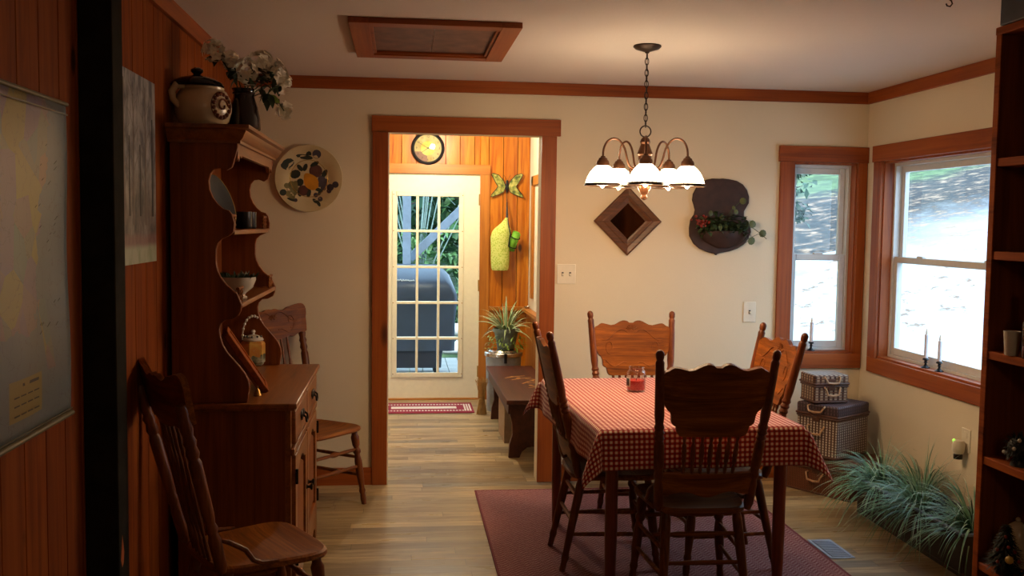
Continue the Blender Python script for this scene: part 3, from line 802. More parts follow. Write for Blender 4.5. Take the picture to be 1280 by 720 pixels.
# ------------------------------------------------------------------ pressed-back chairs
def make_chair(label, grp, over=False):
    t = thing('dining_chair', label, 'chair', (0, 0, 0), 0, grp)
    # seat: dished plank
    def outline(a):   # rounded trapezoid
        c, s_ = math.cos(a), math.sin(a); e = .42
        x = math.copysign(abs(c) ** e, c); y = math.copysign(abs(s_) ** e, s_)
        return x * (.205 + .02 * y), y * .205
    m = MB(); na = 48; rows = []
    for sc_, z in ((.0, .414), (.9, .414), (.98, .418), (1.0, .426), (.99, .436), (.95, .442), (.86, .439), (.7, .432), (.45, .429), (.2, .430), (0, .431)):
        rows.append([m.v((outline(2 * PI * j / na)[0] * sc_, outline(2 * PI * j / na)[1] * sc_, z)) for j in range(na)] if sc_ else [m.v((0, 0, z))])
    for a, b_ in zip(rows, rows[1:]):
        for j in range(na):
            k = (j + 1) % na
            if len(a) == 1: m.face([a[0], b_[k], b_[j]])
            elif len(b_) == 1: m.face([a[j], a[k], b_[0]])
            else: m.face([a[j], a[k], b_[k], b_[j]])
    m.build('seat', 'oak_x', t)
    legp = [(0, .016), (.06, .017), (.1, .024), (.2, .021), (.24, .014), (.27, .022), (.3, .022), (.33, .015), (.42, .021), (.6, .021), (.78, .015), (.82, .019), (.86, .014), (.93, .017), (1, .014)]
    F = {-1: (Vector((-.165, .15, .42)), Vector((-.2, .195, 0))), 1: (Vector((.165, .15, .42)), Vector((.2, .195, 0)))}
    B = {-1: (Vector((-.145, -.15, .42)), Vector((-.175, -.24, 0))), 1: (Vector((.145, -.15, .42)), Vector((.175, -.24, 0)))}
    for s_ in (-1, 1):
        MB().turned(F[s_][0], F[s_][1], legp, 12).build('leg', 'oak', t)
        MB().turned(B[s_][0], B[s_][1], [(0, .015), (.08, .021), (.4, .02), (.8, .015), (.86, .018), (.9, .014), (1, .014)], 12).build('leg', 'oak', t)
    on = lambda P, z: P[0].lerp(P[1], (.42 - z) / .42)
    sp = [(0, .007), (.1, .009), (.3, .01), (.4, .008), (.45, .013), (.5, .014), (.55, .013), (.6, .008), (.7, .01), (.9, .009), (1, .007)]
    st = [(on(F[-1], .31), on(F[1], .31), sp), (on(F[-1], .215), on(F[1], .215), sp)]
    s2 = [(0, .008), (.5, .0105), (1, .008)]
    st += [(on(B[-1], .33), on(B[1], .33), s2), (on(B[-1], .22), on(B[1], .22), s2)]
    for s_ in (-1, 1): st += [(on(F[s_], .265), on(B[s_], .265), s2), (on(F[s_], .165), on(B[s_], .165), s2)]
    for p, q, pf in st: MB().turned(p, q, pf, 10).build('stretcher', 'oak_x', t)
    # back plane: x across, h = height on rake
    z0, z1 = .432, 1.095; y0, y1 = -.172, -.325
    def bk(x, z, d=0.0, ):   # d out of the back towards the sitter
        f = (z - z0) / (z1 - z0); return Vector((x, y0 + (y1 - y0) * f - .012 * math.sin(PI * f) * 0 + d - .018 * (1 - (x / .2) ** 2) * (1 if abs(x) < .205 else 0), z + d * .22))
    def post(x_, z):
        f = (z - z0) / (z1 - z0); return Vector((x_ * (.183 + .047 * f), y0 + (y1 - y0) * f, z))
    pp = [(0, .013), (.04, .02), (.16, .02), (.2, .0155), (.225, .021), (.25, .0155), (.29, .02), (.42, .0205), (.445, .016), (.46, .021), (.48, .016), (.495, .021), (.515, .016), (.53, .021), (.55, .016), (.6, .0195), (.82, .018), (.9, .0165), (.925, .0175), (.94, .0125), (.955, .016), (.98, .0165), (.993, .012), (1, .004)]
    po = [(0, .013), (.04, .02), (.2, .021), (.24, .0155), (.27, .021), (.3, .0155), (.36, .02), (.66, .0215), (.69, .016), (.72, .022), (.76, .017), (.79, .022), (.82, .016), (.86, .021), (.92, .018), (.97, .02), (1, .016)]
    for s_ in (-1, 1):
        a, c = post(s_, z0), post(s_, 1.0 if over else z1)
        if over: a.y -= .012; c.y -= .024
        MB().turned(a, c, po if over else pp, 14).build('back_post', 'oak', t)
    k = .000783; cxp = 362
    left = [(348, 166), (335, 155), (318, 150), (300, 150), (280, 157), (262, 167), (240, 178), (215, 182), (190, 176), (165, 170), (145, 168), (132, 174), (120, 184), (104, 190), (94, 205), (96, 260), (100, 320), (110, 360), (125, 385), (140, 396), (148, 415), (150, 440), (153, 455), (163, 464), (176, 470), (180, 490), (184, 506), (196, 520), (215, 524)]
    if over: left = [(362, 118), (340, 112), (315, 114), (290, 124), (265, 128), (235, 120), (205, 104), (170, 98), (145, 90), (115, 84), (85, 84), (65, 92), (52, 108), (47, 130), (50, 160), (60, 185), (62, 215), (66, 250), (72, 285), (100, 296), (130, 290), (160, 302), (190, 318), (230, 312), (270, 322), (320, 330)]
    pts_ = [((x - cxp) * k, 1.095 - (y - 82) * k) for x, y in left]
    ie = min(range(len(pts_)), key=lambda i: pts_[i][0])
    top_, bot_ = pts_[:ie + 1][::-1], pts_[ie:]
    def itp(L, x):
        if x >= L[-1][0]: return L[-1][1]
        for (xa, za), (xb, zb) in zip(L, L[1:]):
            if xa <= x <= xb + 1e-9: return za + (zb - za) * ((x - xa) / (xb - xa) if xb > xa else 0)
        return L[0][1]
    xs = sorted(set(round(p[0], 5) for p in pts_) | {round(-.13 + .13 * i / 8, 5) for i in range(9)})
    xs = xs + [-x for x in xs[::-1] if x < -1e-6]
    cm = MB(); cols = []
    for x in xs:
        zt, zb = itp(top_, -abs(x)), itp(bot_, -abs(x))
        if zt - zb < .002: zt = zb + .002
        cols.append([[cm.v(bk(x, zb + (zt - zb) * i / 6, d)) for i in range(7)] for d in (.010, -.010)])
    for (f0, b0), (f1, b1) in zip(cols, cols[1:]):
        for i in range(6):
            cm.face([f0[i], f1[i], f1[i + 1], f0[i + 1]]); cm.face([b0[i], b0[i + 1], b1[i + 1], b1[i]])
        cm.face([f0[6], f1[6], b1[6], b0[6]]); cm.face([f0[0], b0[0], b1[0], f1[0]])
    for f0, b0 in (cols[0], cols[-1]):
        for i in range(6): cm.face([f0[i], f0[i + 1], b0[i + 1], b0[i]])
    crest = cm.build('crest_rail', 'oak_x', t, ang=30)
    cv = MB(); q_ = .10 if over else 0
    for s_ in (-1, 1):
        cv.tube([bk(s_ * (.125 + .026 * math.cos(a) * (1 - .05 * i)), .90 + q_ + .04 * math.sin(a) * (1 - .05 * i), .011) for i, a in enumerate([.6 * q - 1.8 for q in range(10)])], .0022, 6)
        cv.tube([bk(s_ * (.02 + .15 * q), .975 + q_ * .6 + .022 * math.sin(q * 5.5) - .02 * q, .0115) for q in [i / 14 for i in range(15)]], .0021, 6)
        cv.tube([bk(s_ * (.03 + .12 * q), .80 + q_ * 1.4 + .016 * math.sin(q * 6 + 1) + .02 * q, .0115) for q in [i / 14 for i in range(15)]], .0021, 6)
    for i in range(7):
        a = R(30 + 20 * i); cv.tube([bk(.012 * math.cos(a), .985 + q_ * .2 + .012 * math.sin(a), .0115), bk(.034 * math.cos(a), .985 + q_ * .2 + .034 * math.sin(a), .0115)], [.0025, .004], 6)
    cv.build('carved_relief', 'oak_x', crest)
    for i in range(1 if over else 0, 6 if over else 7):
        x = (i - 3) * .036
        MB().turned(bk(x * 1.05, .432, 0) if over else bk(x * .92, .59, 0), bk(x * 1.25, .915, 0) if over else bk(x, .765, 0), [(0, .006), (.12, .008), (.2, .005), (.3, .009), (.5, .0105), (.68, .009), (.76, .005), (.85, .008), (1, .006)], 8).build('spindle', 'oak', t)
    lo = [] if not over else None
    if not over:
        for i in range(21):
            u = i / 20; lo.append(((u - .5) * .372, .505 + .012 * math.sin(u * 2 * PI * 2 - PI / 2) * (1 if .1 < u < .9 else .3)))
        lm_ = MB(); fr_, bb = [], []
        for x, z in lo:
            fr_.append((lm_.v(bk(x, z, .009)), lm_.v(bk(x, .592, .009)))); bb.append((lm_.v(bk(x, z, -.009)), lm_.v(bk(x, .592, -.009))))
        for i in range(20):
            lm_.face([fr_[i][0], fr_[i + 1][0], fr_[i + 1][1], fr_[i][1]]); lm_.face([bb[i][0], bb[i][1], bb[i + 1][1], bb[i + 1][0]])
            lm_.face([fr_[i][1], fr_[i + 1][1], bb[i + 1][1], bb[i][1]]); lm_.face([fr_[i][0], bb[i][0], bb[i + 1][0], fr_[i + 1][0]])
        lm_.face([fr_[0][0], fr_[0][1], bb[0][1], bb[0][0]]); lm_.face([fr_[20][0], bb[20][0], bb[20][1], fr_[20][1]])
        lm_.build('lower_back_rail', 'oak_x', t)
    for s_ in (-1, 1):
        a = post(s_, .545)
        MB().tube([a, a + Vector((s_ * .008, .03, -.012)), (s_ * .205, -.115, .50), (s_ * .208, -.09, .462), (s_ * .206, -.06, .446), (s_ * .203, .0, .442)], [.007, .009, .009, .009, .009, .006], 8).build('hip_bracket', 'oak', t)
    return t
G = 'pressed back oak dining chairs'
CH = [((1.213, 3.845), -1.0, 'oak pressed back chair nearest the viewer, its back hiding part of the tablecloth'),
      ((.972, 4.37), -90.0, 'oak pressed back chair on the left long side of the table, seen from behind'),
      ((1.254, 4.825), 179.0, 'oak pressed back chair at the far end of the table, below the diamond mirror'),
      ((1.468, 4.31), 92.0, 'oak pressed back chair on the right long side of the table, by the window'),
      ((-.50, 3.375), -60.0, 'dark oak pressed back chair in front of the hutch at lower left'),
      ((-.475, 5.30), -130.0, 'oak pressed back chair tucked between the hutch and the back wall')]
proto = make_chair(CH[0][2], G)
proto2 = None
for i, (p, a, lb) in enumerate(CH):
    if i == 4: proto2 = o = make_chair(lb, G, True)
    else: o = proto if i == 0 else copy_tree(proto2 if i == 5 else proto)
    o.location = (p[0], p[1], .006 if i < 4 else 0); o.rotation_euler = (0, 0, R(a)); o['label'] = lb
for q_ in [c for c in bpy.data.objects if c.parent == o and c.name.startswith('hip_bracket')]: bpy.data.objects.remove(q_)

# ------------------------------------------------------------------ table, cloth, jar
TA = R(2.0); TC = Vector((1.194, 4.335, 0)); TW, TL, TH = .84, 1.25, .752
tb = thing('dining_table', 'wooden dining table with straight round legs under the red gingham cloth', 'table', (TC.x, TC.y, .006), TA)
BX(-TW / 2, TW / 2, -TL / 2, TL / 2, TH - .035, TH - .006).build('tabletop', 'mahog', tb, bevel=.006)
a = MB()
for s_ in (-1, 1):
    a.box(-TW / 2 + .06, TW / 2 - .06, s_ * (TL / 2 - .06) - .01, s_ * (TL / 2 - .06) + .01, TH - .12, TH - .035)
    a.box(s_ * (TW / 2 - .06) - .01, s_ * (TW / 2 - .06) + .01, -TL / 2 + .06, TL / 2 - .06, TH - .12, TH - .035)
a.build('apron', 'mahog', tb, bevel=.002)
for sx in (-1, 1):
    for sy in (-1, 1):
        x, y = sx * (TW / 2 - .06), sy * (TL / 2 - .06)
        MB().turned((x, y, TH - .035), (x, y, 0), [(0, .029), (.08, .029), (.12, .026), (.6, .0255), (.97, .021), (1, .019)], 16).build('leg', 'mahog', tb)
dpx = .165
hwx, hwy = TW / 2 + .006, TL / 2 + .006
ux_ = [-hwx - dpx + dpx * i / 8 for i in range(8)] + [-hwx + 2 * hwx * i / 30 for i in range(31)] + [hwx + dpx * (i + 1) / 8 for i in range(8)]
vy_ = [-hwy - dpx + dpx * i / 8 for i in range(8)] + [-hwy + 2 * hwy * i / 44 for i in range(45)] + [hwy + dpx * (i + 1) / 8 for i in range(8)]
def drape(u, v):
    ex, ey = max(0, abs(u) - hwx), max(0, abs(v) - hwy); sx, sy = math.copysign(1, u), math.copysign(1, v)
    x, y = max(-hwx, min(hwx, u)), max(-hwy, min(hwy, v))
    e = math.hypot(ex, ey)
    if e < 1e-6:
        z = TH + .0015 + .0012 * (math.exp(-((v + .28) / .006) ** 2) + math.exp(-((v - .32) / .006) ** 2) + math.exp(-((u + .2) / .006) ** 2))
        return Vector((x, y, z))
    a_ = math.atan2(ey, ex)
    r = .012
    out = r * (1 - math.exp(-e / r)) + e * (.07 + .45 * math.sin(2 * a_) ** 1.0 * .9)
    rip = .005 * (e / dpx) * (math.sin(v * 17 + 1.0) + .5 * math.sin(v * 31)) if ey < 1e-6 else .006 * (e / dpx) * (math.sin(u * 15 + .4) + .5 * math.sin(u * 27)) if ex < 1e-6 else .004
    out += rip
    z = TH + .0015 - max(0, e - .004) * (.97 - .05 * math.sin(2 * a_))
    # hanging corner folds: swing the cloth round the corner
    aa = a_ if (ex > 0 and ey > 0) else a_
    return Vector((x + sx * out * math.cos(aa), y + sy * out * math.sin(aa), z))
m = MB()
lay = m.b.loops.layers.uv.verify()
V = [[m.v(drape(u, v)) for v in vy_] for u in ux_]
for i in range(len(ux_) - 1):
    for j in range(len(vy_) - 1):
        f = m.face([V[i][j], V[i + 1][j], V[i + 1][j + 1], V[i][j + 1]])
        for lp, (p, q) in zip(f.loops, ((i, j), (i + 1, j), (i + 1, j + 1), (i, j + 1))): lp[lay].uv = (ux_[p] + 2, vy_[q] + 2)
cl = m.build('tablecloth', 'gingham', ang=180, recalc=True)
cl.location = (TC.x, TC.y, .006); cl.rotation_euler = (0, 0, TA)
so = cl.modifiers.new('thick', 'SOLIDIFY'); so.thickness = .0012; so.offset = 1
tag(cl, 'red and white gingham tablecloth draped over the dining table', 'tablecloth')

q = at(795, 488, Z=.765)
jc = thing('jar_candle', 'clear glass jar candle half full of red wax on the gingham cloth', 'candle', (q.x, q.y, .7635))
MB().lathe([(0, 0), (.038, 0), (.045, .006), (.046, .02), (.046, .088), (.042, .1), (.036, .106), (.037, .118), (.0345, .118), (.0335, .106), (.039, .098), (.043, .086), (.043, .012), (0, .008)], n=32).build('jar', 'jarglass', jc)
wx = MB().lathe([(0, .009), (.042, .009), (.0425, .05), (.041, .053), (.012, .051), (0, .051)], n=32).build('wax', 'wax', jc)
MB().tube([(0, 0, .05), (.001, 0, .058), (.003, 0, .064)], .0014, 6).build('wick', 'slot', jc)
MB().tube([(.0365 * math.cos(t), .0365 * math.sin(t), .117) for t in [2 * PI * i / 32 for i in range(32)]], .0022, 6, closed=True).build('jar_rim', 'jarglass', jc)
lb_ = MB()
def jl(a, z, r=.0468): return Vector((r * math.cos(a), r * math.sin(a), z))
lb_.grid(lambda u, v: jl(R(150 + 68 * u), .024 + .045 * v), 10, 2)
lo_ = lb_.build('label', 'white_cer', jc); so = lo_.modifiers.new('t', 'SOLIDIFY'); so.thickness = .0006
lb_ = MB(); lb_.grid(lambda u, v: jl(R(158 + 52 * u), .029 + .035 * v, .0476), 10, 2)
l2 = lb_.build('label_picture', 'slot', lo_); so = l2.modifiers.new('t', 'SOLIDIFY'); so.thickness = .0006

rg = MB(); rg.box(.445, 2.02, 3.0, 5.53, .0005, .0055)
rug = rg.build('rug', 'rug', smooth=False); tag(rug, 'dark red woven area rug under the dining table', 'rug')
rug.location = (0, 0, 0)
e = MB()
for a in ((.436, .449, 2.99, 5.54), (2.016, 2.03, 2.99, 5.54)): e.box(*a, .0005, .0065)
for a in ((.436, 2.03, 2.985, 2.998), (.436, 2.03, 5.527, 5.54)): e.box(*a, .0005, .0065)
e.build('binding', 'rugedge', rug, bevel=.002)
# ------------------------------------------------------------------ chandelier
CX, CY = 1.138, 4.45
ch = thing('chandelier', 'bronze five arm chandelier with lit white glass shades over the table', 'chandelier', (CX, CY, ZC))
Z = lambda z: z - ZC
MB().lathe([(0, 0), (.064, 0), (.066, -.006), (.055, -.016), (.03, -.024), (.012, -.03), (.008, -.036), (0, -.036)], n=32).build('canopy', 'bronzed', ch)
m = MB(); nl = 13; z0, z1 = -.034, Z(2.035)
for i in range(nl):
    zc = z0 + (z1 - z0) * (i + .5) / nl; h = (z0 - z1) / nl * .66; wdt = .0085
    ps = []
    for q in range(20):
        t = 2 * PI * q / 20; a, c = wdt * math.cos(t), h * math.sin(t)
        ps.append((a, 0, zc + c) if i % 2 else (0, a, zc + c))
    m.tube(ps, .0021, 6, closed=True)
m.build('chain', 'bronzed', ch)
MB().tube([(.0, 0, -.03), (.004, .003, -.12), (-.003, -.002, -.24), (.002, .002, Z(2.03))], .0018, 6).build('cord', 'slot', ch)
MB().tube([(.026 * math.cos(t), 0, Z(2.012) + .026 * math.sin(t)) for t in [2 * PI * i / 28 for i in range(28)]], .0032, 8, closed=True).build('hanging_ring', 'bronzed', ch)
MB().lathe([(0, Z(1.988)), (.012, Z(1.985)), (.02, Z(1.975)), (.024, Z(1.962)), (.02, Z(1.952)), (.034, Z(1.915)), (.037, Z(1.905)), (.031, Z(1.898)), (.03, Z(1.86)), (.04, Z(1.845)), (.043, Z(1.83)), (.036, Z(1.815)), (.028, Z(1.80)), (.024, Z(1.775)), (.03, Z(1.765)), (.03, Z(1.745)), (.018, Z(1.725)), (.012, Z(1.715)), (.016, Z(1.705)), (.012, Z(1.695)), (0, Z(1.69))], n=28).build('centre_column', 'brass', ch)
ARM = .205
for i in range(5):
    a = R(-103 + 72 * i); dx, dy = math.cos(a), math.sin(a)
    P = lambda r, z: (dx * r, dy * r, Z(z))
    ctl = [(.03, 1.845), (.055, 1.838), (.075, 1.85), (.088, 1.885), (.10, 1.93), (.125, 1.965), (.155, 1.975), (.185, 1.96), (.202, 1.925), (ARM, 1.885)]
    pts = []
    for j in range(len(ctl) - 1):
        p0, p1, p2, p3 = ctl[max(j - 1, 0)], ctl[j], ctl[j + 1], ctl[min(j + 2, len(ctl) - 1)]
        for t in (0, .33, .66):
            f = lambda q: .5 * (2 * p1[q] + (p2[q] - p0[q]) * t + (2 * p0[q] - 5 * p1[q] + 4 * p2[q] - p3[q]) * t * t + (3 * p1[q] - p0[q] - 3 * p2[q] + p3[q]) * t ** 3)
            pts.append(P(f(0), f(1)))
    pts.append(P(*ctl[-1]))
    am = MB().tube(pts, .0052, 8)
    sp = [(.058 + .016 * math.cos(t) * (1 - t / 16), 1.818 + .016 * math.sin(t) * (1 - t / 16)) for t in [PI / 2 - .5 * q for q in range(16)]]
    am.tube([P(r, z) for r, z in sp], .0035, 6)
    arm = am.build('arm', 'brass', ch)
    sh = MB().lathe([(.026, Z(1.848)), (.034, Z(1.843)), (.048, Z(1.830)), (.062, Z(1.811)), (.072, Z(1.79)), (.078, Z(1.772)), (.081, Z(1.760)), (.078, Z(1.760)), (.069, Z(1.788)), (.057, Z(1.812)), (.038, Z(1.834)), (.024, Z(1.846))], (dx * ARM, dy * ARM, 0), 36)
    sho = sh.build('shade', 'shade', ch)
    MB().lathe([(.0805, Z(1.7665)), (.0855, Z(1.762)), (.0875, Z(1.754)), (.080, Z(1.752)), (.0765, Z(1.757))], (dx * ARM, dy * ARM, 0), 36, cap0=False).build('shade_rim', 'bronzed', sho)
    MB().lathe([(0, Z(1.893)), (.01, Z(1.892)), (.012, Z(1.886)), (.019, Z(1.882)), (.022, Z(1.874)), (.028, Z(1.868)), (.031, Z(1.858)), (.031, Z(1.847)), (.024, Z(1.846)), (0, Z(1.848))], (dx * ARM, dy * ARM, 0), 24).build('shade_cup', 'brass', ch)
    MB().lathe([(.012, Z(1.845)), (.014, Z(1.835)), (.02, Z(1.80)), (.022, Z(1.778)), (.014, Z(1.758)), (.006, Z(1.746)), (0, Z(1.743))], (dx * ARM, dy * ARM, 0), 16).build('bulb', 'bulb', ch)
    ld = bpy.data.lights.new('shade_light', 'POINT'); ld.energy = CHAND; ld.color = (1, .63, .33); ld.shadow_soft_size = .03
    lo = bpy.data.objects.new('shade_light', ld); COL.objects.link(lo); lo.location = (CX + dx * ARM, CY + dy * ARM, 1.728)

# ------------------------------------------------------------------ ceiling hatch
hx0, hx1, hy0, hy1 = -.222, .503, 4.045, 4.895
hx1 = .50
h = thing('ceiling_hatch', 'reddish pine framed access hatch with recessed panel in the ceiling', 'hatch', ((hx0 + hx1) / 2, (hy0 + hy1) / 2, ZC))
fw = .085; t = .024
def hpz(n, m_, mat, **k): return m_.build(n, mat, h, world=True, **k)
hpz('frame_board', BX(hx0, hx0 + fw, hy0, hy1, ZC - t, ZC), 'trim_y', bevel=.002)
hpz('frame_board', BX(hx1 - fw, hx1, hy0, hy1, ZC - t, ZC), 'trim_y', bevel=.002)
hpz('frame_board', BX(hx0 + fw, hx1 - fw, hy0, hy0 + fw, ZC - t, ZC), 'trim_x', bevel=.002)
hpz('frame_board', BX(hx0 + fw, hx1 - fw, hy1 - fw, hy1, ZC - t, ZC), 'trim_x', bevel=.002)
xm = (hx0 + hx1) / 2
hpz('hatch_panel', BX(hx0 + fw - .005, xm - .0015, hy0 + fw - .005, hy1 - fw + .005, ZC - .004, ZC).box(xm + .0015, hx1 - fw + .005, hy0 + fw - .005, hy1 - fw + .005, ZC - .004, ZC), 'hatchp')
st = MB(); s_ = .014
st.box(hx0 + fw, hx0 + fw + s_, hy0 + fw, hy1 - fw, ZC - .016, ZC - .004).box(hx1 - fw - s_, hx1 - fw, hy0 + fw, hy1 - fw, ZC - .016, ZC - .004).box(hx0 + fw, hx1 - fw, hy0 + fw, hy0 + fw + s_, ZC - .016, ZC - .004).box(hx0 + fw, hx1 - fw, hy1 - fw - s_, hy1 - fw, ZC - .016, ZC - .004)
hpz('stop_moulding', st, 'trim_x', bevel=.002)

# ------------------------------------------------------------------ things on the back wall
# fruit plate
pc = at(386, 223, Y=D - .02)
pt = thing('fruit_plate', 'large ivory wall plate painted with a yellow pear and plums, beside the hutch', 'plate', (pc.x, D, pc.z))
N_ = N('ivory_plate'); N_.set(Base_Color=N_.ramp(N_.noise(N_.obj(), 9, 3), [(.3, 'c7b78c'), (.7, 'd6c7a0')]), Roughness=.35); M['plate_iv'] = N_.m
yax = (0, -1, 0)
MB().lathe([(0, .004), (.10, .004), (.118, .006), (.13, .014), (.178, .024), (.193, .026), (.195, .029), (.192, .031), (.176, .029), (.132, .02), (.12, .012), (.1, .009), (0, .009)], n=56, ax=yax).build('dish', 'plate_iv', pt)
def pp_(x, z):  # plate face, px offsets on the 100x105 crop -> local
    return Vector(((x - 347) * .00067, 0, -(z - 365) * .00067))
M['pear'] = plain('painted_pear', 'c98a22', .4, 0, .25, 14); M['plum'] = plain('painted_plum', '5a3834', .4, 0, .3, 20)
M['plum2'] = plain('painted_grape', '4a4450', .4, 0, .3, 20); M['pleaf'] = plain('painted_leaf', '2a3430', .4, 0, .3, 20); M['pgrn'] = plain('painted_green_grape', '7a7448', .4, 0, .4, 14)
def surf_y(p):
    r = math.hypot(p.x, p.z)
    prf = [(0, .009), (.1, .009), (.12, .012), (.132, .02), (.176, .029), (.2, .031)]
    for (a, b), (c, d) in zip(prf, prf[1:]):
        if a <= r <= c: return -(b + (d - b) * (r - a) / (c - a))
    return -.031
def dab(m_, x, z, rx, rz, rot=0, n=18, lift=.0012, pear=0):
    c = pp_(x, z); cen = m_.v(c + Vector((0, surf_y(c) - lift, 0))); ring = []
    for j in range(n):
        a = 2 * PI * j / n; u, v = rx * math.cos(a) * .00079, rz * math.sin(a) * .00079
        if pear: u *= 1 - .35 * max(0, math.sin(a))
        p = c + Vector((u * math.cos(rot) - v * math.sin(rot), 0, u * math.sin(rot) + v * math.cos(rot)))
        ring.append(m_.v(p + Vector((0, surf_y(p) - lift * .6, 0))))
    for j in range(n): m_.face([cen, ring[(j + 1) % n], ring[j]])
def dleaf(m_, x, z, L, W, rot): dab(m_, x, z, L, W, rot, 10)
m = MB(); dab(m, 362, 390, 52, 70, R(35), 24, .0016, 1); m.build('painted_pear', 'pear', pt)
m = MB(); dab(m, 405, 300, 48, 48); m.build('painted_plum', 'plum', pt); m = MB(); dab(m, 300, 470, 42, 38); m.build('painted_plum', 'plum', pt)
for x, z, r in ((415, 155, 32), (575, 415, 24), (530, 440, 26), (455, 370, 28), (480, 410, 24), (440, 410, 24), (470, 445, 20), (405, 507, 17), (445, 542, 18), (520, 470, 18), (235, 555, 14), (495, 385, 18)): m = MB(); dab(m, x, z, r, r); m.build('painted_grape', 'plum2', pt)
m = MB()
for x, z, r in ((200, 420, 26), (225, 450, 28), (190, 460, 26), (215, 490, 26), (180, 500, 24), (205, 525, 22), (160, 430, 20), (235, 410, 20)): dab(m, x, z, r, r)
m.build('painted_green_grapes', 'pgrn', pt)
m = MB()
for x, z, L, W, r in ((170, 240, 48, 34, 30), (150, 265, 36, 24, -20), (310, 180, 62, 18, -8), (345, 160, 26, 20, 60), (230, 330, 40, 32, 20), (270, 275, 30, 16, -50), (315, 270, 30, 16, 70), (395, 240, 36, 16, 30), (480, 320, 34, 18, 60), (130, 490, 26, 24, 30), (345, 490, 34, 17, 80), (265, 495, 26, 14, -70), (425, 460, 40, 14, -25), (440, 485, 26, 12, 60), (400, 560, 24, 12, -40), (430, 580, 26, 12, -60), (200, 550, 34, 10, -20), (270, 400, 30, 26, 60)): dleaf(m, x, z, L, W, R(r))
m.build('painted_leaves', 'pleaf', pt)
MB().tube([(.107 * math.cos(t), -.0105, .107 * math.sin(t)) for t in [2 * PI * i / 48 for i in range(48)]], .0016, 6, closed=True).build('gilt_line', 'gold', pt)

# diamond mirror
mc = at(784, 276.5, Y=D); hd = .209
mi = thing('diamond_mirror', 'square dark wood mirror hung as a diamond on the back wall', 'mirror', (mc.x, D, mc.z))
def ring(prof):
    m_ = MB(); rows = []
    for r, d in prof: rows.append([m_.v((r * math.cos(a), -d, r * math.sin(a))) for a in (0, PI / 2, PI, 3 * PI / 2)])
    for a, b in zip(rows, rows[1:] + rows[:1]):
        for i in range(4): m_.face([a[i], a[(i + 1) % 4], b[(i + 1) % 4], b[i]])
    return m_
ring([(hd, 0), (hd, .022), (hd - .012, .028), (hd - .05, .022), (hd - .06, .026), (hd - .085, .018), (hd - .1, .016), (hd - .1, 0)]).build('frame', 'mirrorf', mi, smooth=False, bevel=.002)
M['mirror'] = plain('dark_mirror_glass', '8a8a86', .06, 1.0, .02)
m = MB(); v = [m.v(((hd - .1) * math.cos(a), -.012, (hd - .1) * math.sin(a))) for a in (0, PI / 2, PI, 3 * PI / 2)]; w_ = [m.v(((hd - .1) * math.cos(a), -.006, (hd - .1) * math.sin(a))) for a in (0, PI / 2, PI, 3 * PI / 2)]
m.face(v); m.face(w_)
for i in range(4): m.face([v[i], v[(i + 1) % 4], w_[(i + 1) % 4], w_[i]])
m.build('glass', 'mirror', mi, smooth=False)

# wall planter
o0 = at(897, 268, Y=D)
wp = thing('wall_planter', 'dark wooden shield shaped wall planter with red berries and trailing ivy', 'planter', (o0.x, D, o0.z))
tr = [(160, 110), (190, 88), (235, 80), (290, 82), (315, 80), (360, 85), (420, 98), (465, 125), (495, 165), (510, 215), (508, 265), (490, 295), (472, 325), (472, 360), (492, 395), (520, 430), (525, 480), (505, 530), (470, 575), (420, 605), (360, 625), (300, 635), (275, 642), (263, 655), (250, 642), (200, 630), (140, 605), (95, 565), (65, 510), (63, 450), (72, 390), (98, 350), (106, 315), (98, 280), (86, 240), (92, 195), (115, 150)]
poly = []
for x, y in tr:
    p = at(850 + x / 6, 210 + y / 6, Y=D); poly.append((p.x - o0.x, p.z - o0.z))
MB().prism(poly, lambda a, c, d: (a, -d, c), .004, .022).build('backboard', 'planterw', wp, bevel=.004)
def wl(x, y):
    p = at(850 + x / 6, 210 + y / 6, Y=D); return p.x - o0.x, p.z - o0.z
m = MB(); n = 20; rows = []
(xa, za), (xb, zb) = wl(130, 470), wl(500, 500); (_, zbt) = wl(300, 600)
for k in range(7):
    f = k / 6; row = []
    for i in range(n + 1):
        a = PI * i / n; cx_ = (xa + xb) / 2; rx = (xb - xa) / 2 * (1 - .75 * f ** 2.2); dep = .075 * (1 - .8 * f ** 1.6)
        row.append(m.v((cx_ + rx * math.cos(a), -.02 - dep * math.sin(a), za + (zbt - za) * f)))
    rows.append(row)
for a, b_ in zip(rows, rows[1:]):
    for i in range(n): m.face([a[i], a[i + 1], b_[i + 1], b_[i]])
m.face(rows[-1]); m.face(rows[0])
m.build('pocket', 'planterw', wp)
rnd = random.Random(21); lm = MB(); M['ivy'] = plain('ivy_leaf', '33462a', .5, 0, .45, 12)
for _ in range(230):
    x, y = rnd.uniform(130, 480), rnd.gauss(430, 38)
    if y > 480: y = 480 - rnd.random() * 40
    X, Zz = wl(x, y); d = Vector((rnd.gauss(0, 1), -abs(rnd.gauss(.6, .5)), rnd.gauss(.3, .8))).normalized()
    lm.leaf((X, -.03 - rnd.random() * .05, Zz - .01), d, (0, 0, 1), rnd.uniform(.03, .055), .03, .3, 2)
lm.build('foliage', 'ivy', wp, recalc=False)
st = MB(); lf = MB(); M['ivy2'] = plain('olive_round_leaf', '4c5426', .55, 0, .25, 14)
pth = [wl(400, 440), wl(450, 430), wl(510, 450), wl(560, 490), wl(600, 530)]
st.tube([(x, -.06 - .012 * i, z) for i, (x, z) in enumerate(pth)], .002, 6)
